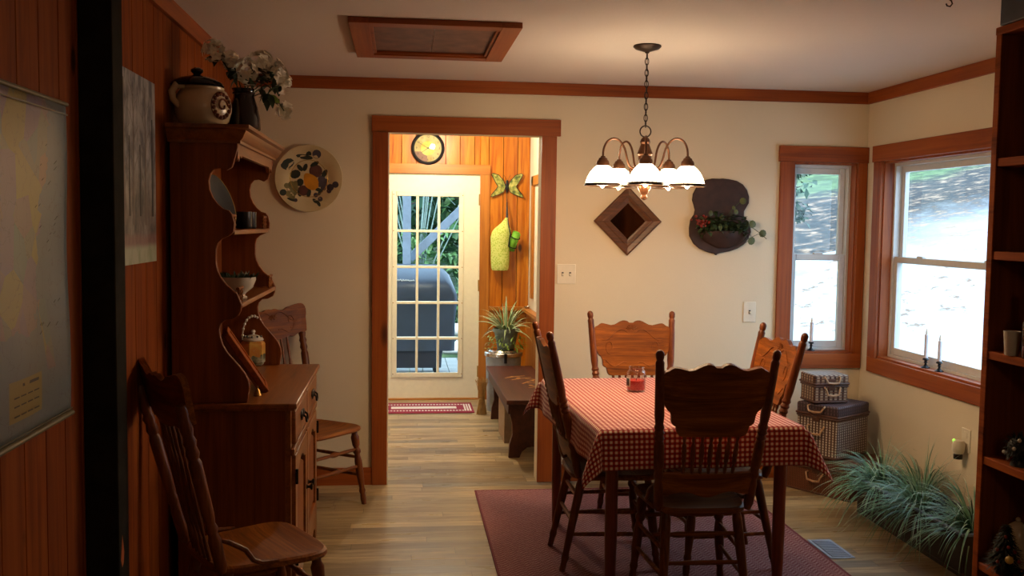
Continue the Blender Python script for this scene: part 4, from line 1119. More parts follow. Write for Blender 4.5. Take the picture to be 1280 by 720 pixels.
for x, y, r in ((440, 250, 32), (510, 420, 36), (578, 490, 36), (495, 545, 38), (390, 330, 24), (380, 300, 20), (290, 370, 26), (200, 340, 26)):
    X, Zz = wl(x, y); rr = r * .00066
    lf.lathe([(0, .004), (rr * .6, .002), (rr, 0), (rr * .9, -.001), (0, .0015)], (X, -.05 - rnd.random() * .05, Zz), 9, (rnd.uniform(-.4, .4), -1, rnd.uniform(-.3, .5)))
    st.tube([(X, -.04, Zz), (X * .6, -.035, Zz - .05), (X * .4, -.03, wl(300, 470)[1])], .0016, 5)
st.build('ivy_stems', 'stem', wp); lf.build('round_leaves', 'ivy2', wp)
bm_ = MB(); M['berry'] = plain('red_berry', '84200f', .35, 0, .25, 60)
for _ in range(34):
    X, Zz = wl(rnd.gauss(145, 28), rnd.gauss(408, 20)); bm_.ball((X, -.045 - rnd.random() * .045, Zz), rnd.uniform(.006, .009), 8, 6)
bm_.build('berries', 'berry', wp)

# switches and outlet
sx0, sx1 = .938, 1.05; sz = 1.272
sw = thing('light_switch', 'ivory two gang light switch plate beside the doorway', 'switch', ((sx0 + sx1) / 2, D, sz))
BX(-.058, .058, -.006, 0, -.06, .06).build('cover_plate', 'plate_w', sw, bevel=.003)
for s_ in (-1, 1):
    g = BX(s_ * .023 - .006, s_ * .023 + .006, -.0075, -.005, -.012, .012).build('toggle_slot', 'slot', sw)
    mt = Matrix.Translation((s_ * .023, -.006, 0)) @ Matrix.Rotation(R(25), 4, 'X'); MB().box(-.004, .004, -.014, 0, -.005, .005, mat=mt).build('toggle', 'plate_w', g, bevel=.001)
p = at(936.5, 390, Y=D)
sw = thing('light_switch', 'ivory single switch plate left of the corner window', 'switch', (p.x, D, p.z))
BX(-.04, .04, -.006, 0, -.064, .064).build('cover_plate', 'plate_w', sw, bevel=.003)
g = BX(-.006, .006, -.0075, -.005, -.012, .012).build('toggle_slot', 'slot', sw)
MB().box(-.004, .004, -.014, 0, -.005, .005, mat=Matrix.Translation((0, -.006, 0)) @ Matrix.Rotation(R(25), 4, 'X')).build('toggle', 'plate_w', g, bevel=.001)
p = at(1208, 555, X=XR)
ol = thing('wall_outlet', 'ivory wall outlet low on the right wall behind the grassy plants', 'outlet', (XR, p.y, p.z + .02))
BX(-.006, 0, -.038, .038, -.06, .06).build('cover_plate', 'plate_w', ol, bevel=.003)
for z in (.028, -.028): BX(-.0075, -.005, -.014, .014, z - .016, z + .016).build('socket', 'slot' if z > 9 else 'plate_w', ol, bevel=.004)
nl_ = thing('plug_in_freshener', 'pale plug in air freshener with green light on the low wall outlet', 'air freshener', (XR - .008, p.y + .005, p.z - .015))
MB().lathe([(0, -.035), (.022, -.035), (.03, -.02), (.031, .01), (.024, .032), (.01, .036), (0, .036)], (-.032, 0, 0), 20).build('body', 'plate_w', nl_)
BX(-.02, .0, -.012, .012, -.012, .014).build('plug', 'plate_w', nl_, bevel=.003)
MB().ball((-.05, .012, .03), .009, 10, 6).build('indicator', 'plug_led', nl_)
MB().lathe([(.02, -.036), (.023, -.042), (.022, -.062), (.0, -.064)], (-.032, 0, 0), 16).build('oil_bottle', 'smoke', nl_)

# ------------------------------------------------------------------ window candles
M['taper'] = plain('ivory_candle', 'd8d2d6', .5, 0, .04)
def candle(loc, h, lb):
    t = thing('window_candle', lb, 'candle', loc, 0, 'electric candles on the window sills')
    MB().lathe([(0, 0), (.024, 0), (.024, .004), (.014, .009), (.007, .016), (.006, .026), (.011, .03), (.007, .036), (.009, .042), (.018, .046), (.016, .052), (.011, .056), (0, .056)], n=20).build('holder', 'blackm', t)
    MB().lathe([(.0105, .054), (.0105, .056 + h), (.008, .059 + h), (0, .059 + h)], n=16).build('taper', 'taper', t)
    MB().lathe([(.004, .058 + h), (.006, .066 + h), (.0055, .075 + h), (.002, .09 + h), (0, .094 + h)], n=12).build('flame_bulb', 'plate_w', t)
p = at(1023, 441, Z=WZ0 + .0145)
candle((p.x, D + .027, WZ0 + .0145), .12, 'single pale window candle on the sill of the narrow back wall window')
yl = [at(1156, 463, X=XR + .025).y, at(1173, 467, X=XR + .025).y]
candle((XR + .028, yl[0], RZ0 + .0145), .13, 'left taller candle of the pair on the right window sill')
candle((XR + .028, yl[1], RZ0 + .0145), .11, 'right shorter candle of the pair on the right window sill')

# ------------------------------------------------------------------ wicker baskets in the corner
def basket(name, lb, loc, rz, w, d, h, lidh, body, lidm, hands):
    t = thing(name, lb, 'basket', loc, rz, 'stacked picnic baskets')
    hb_ = h - lidh
    BX(-w / 2, w / 2, -d / 2, d / 2, .004, hb_ - .006).build('body', body, t, bevel=.008)
    ld_ = BX(-w / 2 - .004, w / 2 + .004, -d / 2 - .004, d / 2 + .004, hb_ + .004, h - .004).build('lid', lidm, t, bevel=.012, bseg=3)
    def rim(z, e, r): 
        c = .012; ps = []
        for sx, sy, a0 in ((1, 1, 0), (-1, 1, 90), (-1, -1, 180), (1, -1, 270)):
            for k in range(4):
                a = R(a0 + 30 * k); ps.append((sx * (w / 2 + e - c) + c * math.cos(a), sy * (d / 2 + e - c) + c * math.sin(a), z))
        return MB().tube(ps, r, 8, closed=True)
    rim(.006, .001, .006).build('base_rim', 'wick_rim', t); rim(hb_ - .006, .002, .007).build('top_rim', 'wick_rim', t); rim(hb_ + .008, .006, .007).build('lid_rim', 'wick_rim', ld_)
    for z, hw_, dr_, par in hands:
        y = -d / 2 - .006
        MB().tube([(-hw_, y + .004, z + .012), (-hw_ - .004, y - .012, z + .008), (-hw_ + .004, y - .02, z - .008), (-hw_ * .75, y - .022, z - dr_), (0, y - .024, z - dr_ - .004), (hw_ * .75, y - .022, z - dr_), (hw_ - .004, y - .02, z - .008), (hw_ + .004, y - .012, z + .008), (hw_, y + .004, z + .012)], [.005, .005, .005, .006, .0065, .006, .005, .005, .005], 8).build('handle', 'cane', ld_ if par else t)
    MB().box(-.022, .022, -d / 2 - .009, -d / 2 - .003, hb_ - .03, hb_ + .035).build('leather_clasp', 'wick_rim', t, bevel=.002)
    return t
basket('picnic_basket', 'large flat brown wicker basket at the bottom of the corner stack', (2.585, 5.44, 0), R(-57), .46, .34, .225, .07, 'wick_br', 'wick_br', [(.20, .05, .028, 1), (.115, .05, .03, 0)])
basket('picnic_basket', 'middle wicker basket with pale slats and dark lid, second of the corner stack', (2.575, 5.43, .226), R(-57), .27, .33, .315, .075, 'wick_lt', 'wick_top', [(.29, .05, .02, 1), (.17, .05, .03, 0)])
basket('picnic_basket', 'smallest wicker basket with two cane handles, topmost of the corner stack', (2.515, 5.43, .542), R(4), .215, .165, .17, .065, 'wick_sm', 'wick_sm', [(.145, .045, .022, 1), (.085, .045, .034, 0)])

# ------------------------------------------------------------------ grassy plants in a long dark planter
tp = thing('planter_box', 'long low dark planter box under the right window', 'planter', (2.66, 4.48, 0))
m = MB(); x0, x1, y0, y1, hh, tk = -.14, .14, -.50, .50, .19, .012
m.box(x0, x1, y0, y1, .0, .02).box(x0, x0 + tk, y0, y1, .02, hh).box(x1 - tk, x1, y0, y1, .02, hh).box(x0 + tk, x1 - tk, y0, y0 + tk, .02, hh).box(x0 + tk, x1 - tk, y1 - tk, y1, .02, hh)
m.build('box', 'trough', tp, bevel=.003)
MB().box(x0 - .006, x0 + .016, y0 - .006, y1 + .006, hh, hh + .012).box(x1 - .016, x1 + .006, y0 - .006, y1 + .006, hh, hh + .012).box(x0, x1, y0 - .006, y0 + .016, hh, hh + .012).box(x0, x1, y1 - .016, y1 + .006, hh, hh + .012).build('rim', 'bluepaint', tp, bevel=.003)
BX(x0 + tk, x1 - tk, y0 + tk, y1 - tk, .1, .15).build('soil', 'soil', tp)
N_ = N('grass_blade'); nz = N_.noise(N_.obj(), 7, 2); N_.set(Base_Color=N_.ramp(nz, [(.3, '33573c'), (.5, '5c8a68'), (.68, 'a4bfa8')]), Roughness=.45); M['blade'] = N_.m
def grass(loc, lb, n, seed, L=(.3, .52), lean=(0, 0)):
    rnd = random.Random(seed)
    t = thing('grassy_plant', lb, 'plant', loc, 0, 'grassy plants under the right window')
    m = MB()
    for i in range(n):
        a = rnd.uniform(0, 2 * PI); el = rnd.uniform(.3, 1.35); ln = rnd.uniform(*L) * (1.08 - .3 * math.sin(el)); w = rnd.uniform(.0022, .0042)
        d = Vector((math.cos(a) * math.cos(el) + lean[0] * .3, math.sin(a) * math.cos(el) + lean[1] * .3, math.sin(el))).normalized()
        p = Vector((math.cos(a) * .03 * rnd.random(), math.sin(a) * .03 * rnd.random(), 0)); dr_ = rnd.uniform(1.0, 1.9); prev = None; K = 9
        side = Vector((-math.sin(a), math.cos(a), 0))
        for k in range(K + 1):
            f = k / K; ww = w * (1 - f ** 2 * .92)
            A, Bv = m.v(p + side * ww), m.v(p - side * ww + Vector((0, 0, ww * .5)))
            if prev: m.face([prev[0], prev[1], Bv, A])
            prev = (A, Bv); p = p + d * (ln / K); d = (d + Vector((0, 0, -dr_ / K * (1 + f)))).normalized()
            if loc[2] + p.z < .012: p.z = .012 - loc[2] + rnd.random() * .01
            if loc[0] + p.x > XR - .012: p.x = XR - .012 - loc[0]
    m.build('blades', 'blade', t, recalc=False)
    MB().lathe([(.0, -.02), (.035, -.02), (.03, .02), (.012, .05), (0, .05)], n=12).build('crown', 'stem', t)
    return t
grass((2.60, 4.87, .152), 'grassy plant nearest the wicker baskets, arching over the floor', 230, 1, (.3, .50), (-.8, 0))
grass((2.74, 4.70, .152), 'darker grassy plant at the back against the wall', 150, 2, (.26, .42), (.2, .4))
grass((2.60, 4.47, .152), 'middle grassy plant of the row, the fullest one', 260, 3, (.3, .52), (-.8, 0))
grass((2.66, 4.12, .152), 'grassy plant nearest the bookcase', 230, 4, (.3, .50), (-.5, .2))

# floor register
fg = thing('floor_register', 'small blue grey metal floor vent beside the rug', 'vent', (2.10, 4.40, .0005))
BX(-.062, .062, -.135, .135, 0, .004).build('frame', 'register', fg, bevel=.002)
for k in range(14):
    BX(-.046, .046, -.118 + k * .0172, -.118 + k * .0172 + .009, .004, .007).build('louvre', 'register', fg, bevel=.001)
BX(-.046, .046, -.12, .12, .0041, .0046).build('grille_recess', 'slot', fg)

# ------------------------------------------------------------------ bookcase at the right
BF, BB, BY0, BY1, BT = 1.985, 2.295, 1.95, 3.065, 2.222
bc = thing('bookcase', 'tall open pine bookcase at the right edge', 'bookcase', ((BF + BB) / 2, (BY0 + BY1) / 2, 0))
def bp(n, m_, mat, **k): return m_.build(n, mat, bc, world=True, **k)
bp('side_panel', BX(BF, BB - .008, BY1 - .022, BY1, 0, BT), 'shelfz', bevel=.002)
bp('side_panel', BX(BF, BB - .008, BY0, BY0 + .022, 0, BT), 'shelfz', bevel=.002)
bp('back_panel', BX(BB - .008, BB, BY0, BY1, 0, BT), 'shelfz')
LV = [.06]
for px, py in ((1236.5, 199), (1235.5, 314), (1232, 438), (1226, 569), (1218, 699)):
    p = at(px, py, X=BF); LV.append(p.z - .0)
for i, z in enumerate(LV):
    bp('shelf', BX(BF + .001, BB - .008, BY0 + .022, BY1 - .022, z - .028, z), 'shelfw', bevel=.003)
bp('top', BX(BF - .005, BB, BY0 - .01, BY1 + .003, BT, BT + .026), 'shelfw', bevel=.003)
bp('stile', BX(BF - .004, BF + .001, BY1 - .03, BY1, 0, BT), 'shelfw', bevel=.002)
LV = LV[1:]
p = at(1266, 437, Z=LV[2])
cp = thing('cup', 'small white tapered cup on the middle shelf of the bookcase', 'cup', (max(p.x, BF + .04), 2.925, LV[2] + .0005))
p = at(1265, 425, Y=2.925); cp.location.x = p.x
MB().lathe([(0, 0), (.0195, 0), (.021, .003), (.0265, .078), (.0245, .078), (.02, .006), (0, .005)], n=28).build('cup_body', 'white_cer', cp)
MB().tube([(.0255 * math.cos(t), .0255 * math.sin(t), .0785) for t in [2 * PI * i / 28 for i in range(28)]], .0013, 6, closed=True).build('rim', 'white_cer', cp)
p = at(1278, 410, Y=2.86)
vb = thing('bottle', 'dark glass bottle beside the white cup, half out of frame', 'bottle', (p.x + .03, 2.84, LV[2] + .0005))
MB().lathe([(0, 0), (.034, 0), (.037, .006), (.037, .11), (.03, .135), (.014, .155), (.013, .19), (.016, .192), (.016, .205), (0, .206)], n=24).build('bottle_body', 'smoke', vb)
MB().lathe([(0, .204), (.0175, .204), (.0175, .226), (0, .227)], n=16).build('cap', 'blackm', vb)
# dark pine cone wreath ornament
p = at(1272, 548, Y=2.9)
wo = thing('pine_ornament', 'dark evergreen ball ornament with white berries on the bookcase shelf', 'ornament', (p.x + .012, 2.9, LV[3] + .0005))
rnd = random.Random(9); m = MB()
for _ in range(260):
    d = Vector((rnd.gauss(0, 1), rnd.gauss(0, 1), rnd.gauss(0, 1))).normalized(); m.leaf(Vector((0, 0, .058)) + d * .034, d + Vector((rnd.gauss(0, .4), rnd.gauss(0, .4), rnd.gauss(0, .4))), (0, 0, 1), .026, .006, .2, 2)
m.ball((0, 0, .058), .04, 12, 8); m.lathe([(0, 0), (.03, 0), (.026, .02), (0, .02)], n=12)
M['needle'] = plain('dark_needles', '10160f', .6, 0, .5, 30)
m.build('foliage', 'needle', wo, recalc=False)
for d in ((-.7, -.5, .1), (-.2, -.9, -.35), (.3, -.8, .3), (-.9, .1, -.2), (-.5, -.6, .6)):
    v = Vector(d).normalized(); MB().ball(Vector((0, 0, .058)) + v * .055, .0065, 8, 6).build('white_berry', 'white_cer', wo)
# little decorated tree and pale ornament
p = at(1258, 660, Y=2.92)
xt = thing('tabletop_tree', 'miniature decorated fir tree with yellow ornament on the lowest visible shelf', 'decoration', (p.x, 2.92, LV[4] + .0005))
m = MB()
for _ in range(520):
    f = rnd.random() ** .8; a = rnd.uniform(0, 2 * PI); z = .03 + .135 * f; r = .05 * (1 - f) + .006
    m.leaf((math.cos(a) * r * .35, math.sin(a) * r * .35, z), (math.cos(a), math.sin(a), -.15 + rnd.gauss(0, .25)), (0, 0, 1), r * .9 + .01, .006, .2, 2)
m.build('foliage', 'needle', xt, recalc=False)
MB().lathe([(0, 0), (.028, 0), (.03, .012), (.012, .016), (.008, .03), (.005, .16), (0, .16)], n=14).build('stand', 'bronzed', xt)
M['orn_y'] = plain('yellow_ornament', 'c8a64e', .3, 0, .1)
MB().ball((-.016, -.046, .062), .0135, 12, 8).build('yellow_ornament', 'orn_y', xt)
m = MB()
for a, z, r in ((-1.9, .1, .035), (-2.6, .05, .05), (-1.2, .055, .05), (-2.2, .13, .022), (-1.4, .085, .04), (-2.9, .085, .036)): m.ball((math.cos(a) * r, math.sin(a) * r, z), .006, 8, 6)
m.build('red_ornaments', 'berry', xt)
p = at(1279, 660, Y=2.93)
sn = thing('ceramic_bell', 'cream domed ceramic ornament behind the miniature tree', 'ornament', (p.x + .03, 3.0, LV[4] + .0005))
MB().lathe([(0, 0), (.045, 0), (.048, .01), (.046, .07), (.04, .11), (.028, .135), (.012, .147), (0, .15)], n=28).build('dome', 'ceramic', sn)
MB().ball((0, 0, .155), .009, 10, 6).build('knob', 'ceramic', sn)
gl = thing('garland', 'dark tinsel garland lying along the front of the lowest visible shelf', 'garland', (BF + .03, 2.82, LV[4]))
m = MB()
for i in range(300):
    f = i / 300; c = Vector((.015 + .01 * math.sin(f * 9), -.18 + .34 * f, .012)); d = Vector((rnd.gauss(0, 1), rnd.gauss(0, .5), abs(rnd.gauss(0, .8)))).normalized(); m.leaf(c, d, (0, 1, 0), .02, .004, .2, 2)
m.build('tinsel', 'needle', gl, recalc=False)
m = MB()
for i in range(9): m.ball((.012 + .01 * math.sin(i * 2.2), -.16 + .036 * i, .022), .004, 8, 5)
m.build('beads', 'gold', gl)
p = at(1272, 20, Y=2.95)
sb = thing('storage_box', 'dark blue box on top of the bookcase', 'box', (max(p.x, 2.0) + .085, 2.90, BT + .0265))
M['bluebox'] = plain('dark_blue_box', '2a3040', .6, 0, .2, 20)
BX(-.11, .11, -.14, .14, 0, .12).build('box_body', 'bluebox', sb, bevel=.004); BX(-.114, .114, -.144, .144, .105, .14).build('lid', 'bluebox', sb, bevel=.004)
p = at(1186, 1, Z=ZC - .02)
hk = thing('ceiling_hook', 'small dark plant hook screwed into the ceiling above the bookcase', 'hook', (p.x, p.y, ZC))
MB().lathe([(0, 0), (.012, 0), (.012, -.003), (.004, -.005), (0, -.005)], n=14).build('collar', 'bronzed', hk)
MB().tube([(0, 0, -.003), (0, 0, -.014), (.01, 0, -.02), (.014, 0, -.03), (.006, 0, -.04), (-.006, 0, -.038), (-.01, 0, -.03)], .0028, 8).build('hook_wire', 'bronzed', hk)

# ------------------------------------------------------------------ map and picture on the panelling
MY0, MY1, MZ0, MZ1 = 1.45, 2.668, 1.05, 1.868
mp_ = thing('wall_map', 'wall map with coloured states and a yellow key, hanging on the panelled wall', 'map', (XL, (MY0 + MY1) / 2, MZ0))
n = N('printed_map'); o = n.obj(); s = n.sep(o)
yy, zz = s[1], s[2]
st_ = n.vor(n.comb(n.math('MULTIPLY', yy, 1.0), n.math('MULTIPLY', zz, .8), 0.0), 13.0, 'Color')
hv = n.t.nodes.new('ShaderNodeSeparateColor'); n.L.new(st_, hv.inputs[0])
stc = n.ramp(hv.outputs[0], [(0, '9a8c56'), (.2, '8e7a74'), (.4, '828270'), (.6, '857684'), (.8, '967c66'), (.9, '76827c')], 'CONSTANT')
nz = n.noise(o, 9, 4, .6)
# coast line: y limit falls towards the south east and bulges
coast = n.math('ADD', n.math('ADD', .40, n.math('MULTIPLY', n.math('SUBTRACT', nz, .5), .22)), n.math('MULTIPLY', n.math('SUBTRACT', zz, .40), .22))
land = n.math('MULTIPLY', n.math('LESS_THAN', yy, coast), n.math('GREATER_THAN', zz, n.math('ADD', .20, n.math('MULTIPLY', nz, .1))))
pen = n.math('MULTIPLY', n.math('LESS_THAN', n.math('ABSOLUTE', n.math('SUBTRACT', yy, n.math('ADD', .44, n.math('MULTIPLY', n.math('SUBTRACT', .25, zz), .35)))), .03), n.math('MULTIPLY', n.math('GREATER_THAN', zz, .14), n.math('LESS_THAN', zz, .32)))
land = n.math('MAXIMUM', land, pen)
roads = n.math('LESS_THAN', n.math('ABSOLUTE', n.math('SUBTRACT', n.noise(o, 16, 3), .5)), .008)
col = n.mix(land, '757d80', stc); col = n.mix(n.math('MULTIPLY', roads, .35), col, '5a4a4a')
key = n.math('MULTIPLY', n.math('MULTIPLY', n.math('GREATER_THAN', yy, .20), n.math('LESS_THAN', yy, .40)), n.math('MULTIPLY', n.math('LESS_THAN', zz, .145), n.math('GREATER_THAN', zz, .05)))
col = n.mix(key, col, '988750')
n.set(Base_Color=col, Roughness=.35); M['map'] = n.m
m = MB()
m.grid(lambda u, v: Vector((.012 + .004 * math.sin(u * 19) * math.sin(v * 3 + 1) + .003 * math.sin(v * 9), MY0 + (MY1 - MY0) * u - (MY0 + MY1) / 2, (MZ1 - MZ0) * v)), 60, 24)
ms = m.build('map_sheet', 'map', mp_, ang=180); so = ms.modifiers.new('t', 'SOLIDIFY'); so.thickness = .001
mh = (MY1 - MY0) / 2
MB().tube([(.014, -mh, .0), (.014, mh + .003, .0)], .008, 10).build('bottom_rail', 'map_rail', mp_)
MB().tube([(.014, -mh, MZ1 - MZ0), (.014, mh + .003, MZ1 - MZ0)], .006, 10).build('top_rail', 'map_rail', mp_)
M['print_ink'] = plain('map_ink', '3e3a36', .6)
MB().box(.0165, .018, -mh, mh, .012, .015).build('printed_line', 'map_rail', mp_); MB().box(.0165, .018, -mh, mh, MZ1 - MZ0 - .03, MZ1 - MZ0 - .026).build('printed_line', 'map_rail', mp_)
rnd = random.Random(4)
for i in range(22):
    y, z = .46 + rnd.uniform(-.1, .05), rnd.uniform(.2, .75); L = rnd.uniform(.008, .022); MB().tube([(.0185, y, z), (.0185, y + L, z + L * .5)], .0007, 4).build('place_name', 'print_ink', mp_)
for k in range(4):
    for z in (.062, .085, .105): MB().box(.0182, .0188, .22 + .04 * k, .25 + .04 * k, z, z + .003).build('key_line', 'print_ink', mp_)
MB().box(.0182, .0188, .27, .37, .128, .135).build('key_title', 'print_ink', mp_)

PY0, PY1, PZ0, PZ1 = 3.12, 3.592, 1.42, 2.052
pw = thing('tree_picture', 'unframed pale print of bare trees on the panelled wall behind the post', 'picture', (XL, (PY0 + PY1) / 2, PZ0))
n = N('tree_print'); o = n.obj(); s = n.sep(o); nz = n.noise(n.map(o, (1, 1, .5)), 14, 4, .65); hz = n.math('DIVIDE', s[2], PZ1 - PZ0)
sky = n.ramp(nz, [(.4, '4a4a50'), (.5, '83807f'), (.62, 'a8a4a2')])
mid = n.ramp(nz, [(.38, '37322e'), (.52, '6a6058'), (.66, '8c857c')]); 
col = n.mix(n.ramp(hz, [(.35, (0, 0, 0)), (.55, (1, 1, 1))]), mid, sky)
col = n.mix(n.ramp(n.math('ADD', hz, n.math('MULTIPLY', nz, .06)), [(.17, (1, 1, 1)), (.2, (0, 0, 0))]), col, n.ramp(nz, [(.4, '6e4a44'), (.6, '8a6a60')]))
col = n.mix(n.ramp(n.math('ADD', hz, n.math('MULTIPLY', nz, .04)), [(.1, (1, 1, 1)), (.13, (0, 0, 0))]), col, n.ramp(nz, [(.4, '8a9272'), (.6, 'a8aa90')]))
n.set(Base_Color=col, Roughness=.5); M['print'] = n.m
hw_ = (PY1 - PY0) / 2
BX(.002, .014, -hw_, hw_, 0, PZ1 - PZ0).build('print_panel', 'print', pw, bevel=.001)
M['ptrunk'] = plain('printed_trunk', '70635a', .6, 0, .2, 20); M['pdark'] = plain('printed_dark_tree', '332e29', .6, 0, .25, 20)
def flatpoly(m_, pts, x=.0146):
    a = [m_.v((x, y, z)) for y, z in pts]; m_.face(a)
    b_ = [m_.v((x - .0008, y, z)) for y, z in pts]; m_.face(b_)
    for i in range(len(a)): m_.face([a[i], a[(i + 1) % len(a)], b_[(i + 1) % len(a)], b_[i]])
for y, w_, top in ((.10, .012, .60), (-.05, .010, .56), (-.16, .012, .6)):
    m = MB()
    flatpoly(m, [(y - w_, .13), (y + w_, .13), (y + w_ * .5, top * .6), (y + w_ * .2, top), (y - w_ * .2, top), (y - w_ * .5, top * .6)])
    for k in range(7):
        z = .25 + .05 * k; sg = 1 if k % 2 else -1; L = .09 - .006 * k
        flatpoly(m, [(y, z - .003), (y + sg * L * .5, z + L * .6 - .002), (y + sg * L, z + L * .9), (y + sg * L * .5, z + L * .6 + .002), (y, z + .004)], .0142)
    m.build('pale_tree', 'ptrunk', pw)
for y, w_, top in ((.19, .012, .5), (.03, .008, .4), (-.1, .008, .42)):
    m = MB()
    flatpoly(m, [(y - w_, .16), (y + w_, .16), (y + w_ * .3, top), (y - w_ * .3, top)], .0148)
    m.build('dark_tree', 'pdark', pw)
# ------------------------------------------------------------------ things in the back entry
ck = thing('wall_clock', 'round dark rimmed wall clock above the outside door', 'clock', (.229, YU, 2.222))
yax = (0, -1, 0); cr_ = .146
MB().lathe([(0, .002), (cr_ - .004, .002), (cr_, .01), (cr_ - .002, .03), (cr_ - .012, .038), (cr_ - .024, .032), (cr_ - .028, .02), (cr_ - .028, .012)], n=56, ax=yax).build('rim', 'blackm', ck)
n = N('clock_face'); o = n.obj(); nz = n.noise(o, 11, 3); s = n.sep(o)
r_ = n.math('POWER', n.math('ADD', n.math('MULTIPLY', s[0], s[0]), n.math('MULTIPLY', s[2], s[2])), .5)
col = n.mix(n.math('LESS_THAN', r_, .062), n.ramp(nz, [(.35, 'a08a5a'), (.55, 'b8a878'), (.7, '8f8a78')]), n.ramp(nz, [(.4, 'c8a850'), (.6, 'd8c070')]))
col = n.mix(n.math('MULTIPLY', n.math('GREATER_THAN', r_, .066), n.math('MULTIPLY', n.math('LESS_THAN', s[2], -.03), n.math('LESS_THAN', s[0], -.005))), col, '8a6a5e')
n.set(Base_Color=col, Roughness=.9); n.b.inputs['Specular IOR Level'].default_value = .1; M['clockface'] = n.m
fc = MB().lathe([(0, .014), (cr_ - .026, .014), (cr_ - .026, .01), (0, .01)], n=48, ax=yax).build('face', 'clockface', ck)
for k in range(12):
    tc = bpy.data.curves.new('num', 'FONT'); tc.body = str(k + 1 if k < 12 else 12); tc.size = .026; tc.align_x = 'CENTER'; tc.align_y = 'CENTER'; tc.extrude = .0004
    to = bpy.data.objects.new('num', tc); COL.objects.link(to)
    bpy.context.view_layer.update()
    me = bpy.data.meshes.new_from_object(to.evaluated_get(bpy.context.evaluated_depsgraph_get()))
    bpy.data.objects.remove(to); bpy.data.curves.remove(tc)
    a = R(90 - 30 * (k + 1)); me.transform(Matrix.Translation((.1 * math.cos(a), -.015, .1 * math.sin(a))) @ Matrix.Rotation(PI / 2, 4, 'X'))
    no = bpy.data.objects.new('numeral', me); COL.objects.link(no); me.materials.append(M['slot']); no.parent = fc
def hand(ang, L, w):
    d = Vector((math.cos(ang), 0, math.sin(ang))); s_ = Vector((-d.z, 0, d.x)); m_ = MB()
    p = [d * -.02 + s_ * w, d * -.02 - s_ * w, d * L - s_ * w * .4, d * L + s_ * w * .4]
    A = [m_.v(q + Vector((0, -.018, 0))) for q in p]; B_ = [m_.v(q + Vector((0, -.0195, 0))) for q in p]; m_.face(A); m_.face(B_)
    for i in range(4): m_.face([A[i], A[(i + 1) % 4], B_[(i + 1) % 4], B_[i]])
    return m_
hand(R(150), .098, .0026).build('minute_hand', 'slot', ck); hand(R(215), .07, .0032).build('hour_hand', 'slot', ck)
MB().lathe([(.006, .014), (.006, .021), (0, .022)], n=12, ax=yax).build('hub', 'slot', ck)
MB().lathe([(cr_ - .024, .0262), (cr_ - .024, .028), (0, .03), (0, .0282)], n=40, ax=yax).build('glass', 'pane', ck)

# butterfly hanger and what hangs from it
bf = thing('butterfly_hook', 'green and gold metal butterfly wall ornament with a hook', 'wall ornament', (.928, YU, 1.90))
n = N('butterfly_wing'); o = n.obj(); nz = n.noise(o, 30, 3); n.set(Base_Color=n.ramp(nz, [(.35, '4c5a2a'), (.5, '8f9446'), (.65, 'c0b868')]), Roughness=.4, Metallic=.3); M['wing'] = n.m
up = [(.01, .0), (.03, .05), (.075, .10), (.125, .115), (.14, .105), (.125, .075), (.10, .03), (.08, .0), (.1, -.03), (.135, -.07), (.145, -.095), (.12, -.09), (.07, -.07), (.03, -.05)]
for s_ in (-1, 1):
    pts = [(s_ * a, b) for a, b in up]
    m = MB(); A = [m.v((a, -.016 - abs(a) * .12, b)) for a, b in pts]; B_ = [m.v((a, -.013 - abs(a) * .12, b)) for a, b in pts]; m.face(A); m.face(B_)
    for i in range(len(A)): m.face([A[i], A[(i + 1) % len(A)], B_[(i + 1) % len(A)], B_[i]])
    wgo = m.build('wing', 'wing', bf, smooth=False)
    MB().tube([(a, -.0155 - abs(a) * .12, b) for a, b in pts], .003, 6, closed=True).build('wing_edge', 'blackm', wgo)
    MB().tube([(s_ * .003, -.02, .045), (s_ * .02, -.024, .085), (s_ * .03, -.026, .1)], .0015, 6).build('antenna', 'blackm', bf)
MB().lathe([(0, -.06), (.006, -.055), (.012, -.02), (.013, .015), (.009, .03), (.011, .045), (.007, .055), (0, .058)], (0, -.018, 0), 14).build('body', 'blackm', bf)
BX(-.006, .006, -.012, 0, -.03, .03).build('mount', 'blackm', bf)
MB().tube([(0, -.016, -.05), (0, -.016, -.12), (0, -.024, -.135), (0, -.036, -.13), (0, -.04, -.115)], .0028, 8).build('hook', 'blackm', bf)
hz = 1.768; hy = YU - .034
n = N('chartreuse_cloth'); o = n.obj(); v = n.vor(o, 70); nz = n.noise(o, 40, 3); n.set(Base_Color=n.ramp(n.math('ADD', v, n.math('MULTIPLY', nz, .5)), [(.3, '7f9a34'), (.55, 'a4b848'), (.8, 'c4cc70')]), Roughness=.85); M['bagy'] = n.m
bg = thing('cloth_bag', 'stuffed yellow green patterned drawstring bag hanging under the butterfly', 'bag', (.868, YU - .075, 1.16))
rnd = random.Random(8); prof = [(.0, .02), (.05, .004), (.066, .0), (.078, .02), (.082, .09), (.083, .2), (.084, .29), (.082, .335), (.072, .365), (.052, .39), (.03, .42), (.016, .45), (.010, .465)]
m = MB(); rows = []
for i, (r, h_) in enumerate(prof):
    cxx = .052 * max(0, (h_ - .30) / .16) ** 1.1 if h_ > .3 else 0
    rows.append([m.v((cxx + r * math.cos(2 * PI * j / 32) * (1 + .05 * math.sin(j * 2.2) * (h_ > .28)), r * .72 * math.sin(2 * PI * j / 32) * (1 + .06 * math.sin(j * 3.1 + i) * (h_ > .28)), h_)) for j in range(32)] if r > 0 else [m.v((0, 0, h_))])
for a, b_ in zip(rows, rows[1:]):
    for j in range(32):
        k = (j + 1) % 32
        m.face([a[0], b_[k], b_[j]]) if len(a) == 1 else m.face([a[j], a[k], b_[k], b_[j]])
m.face(rows[-1]); m.build('bag_body', 'bagy', bg)
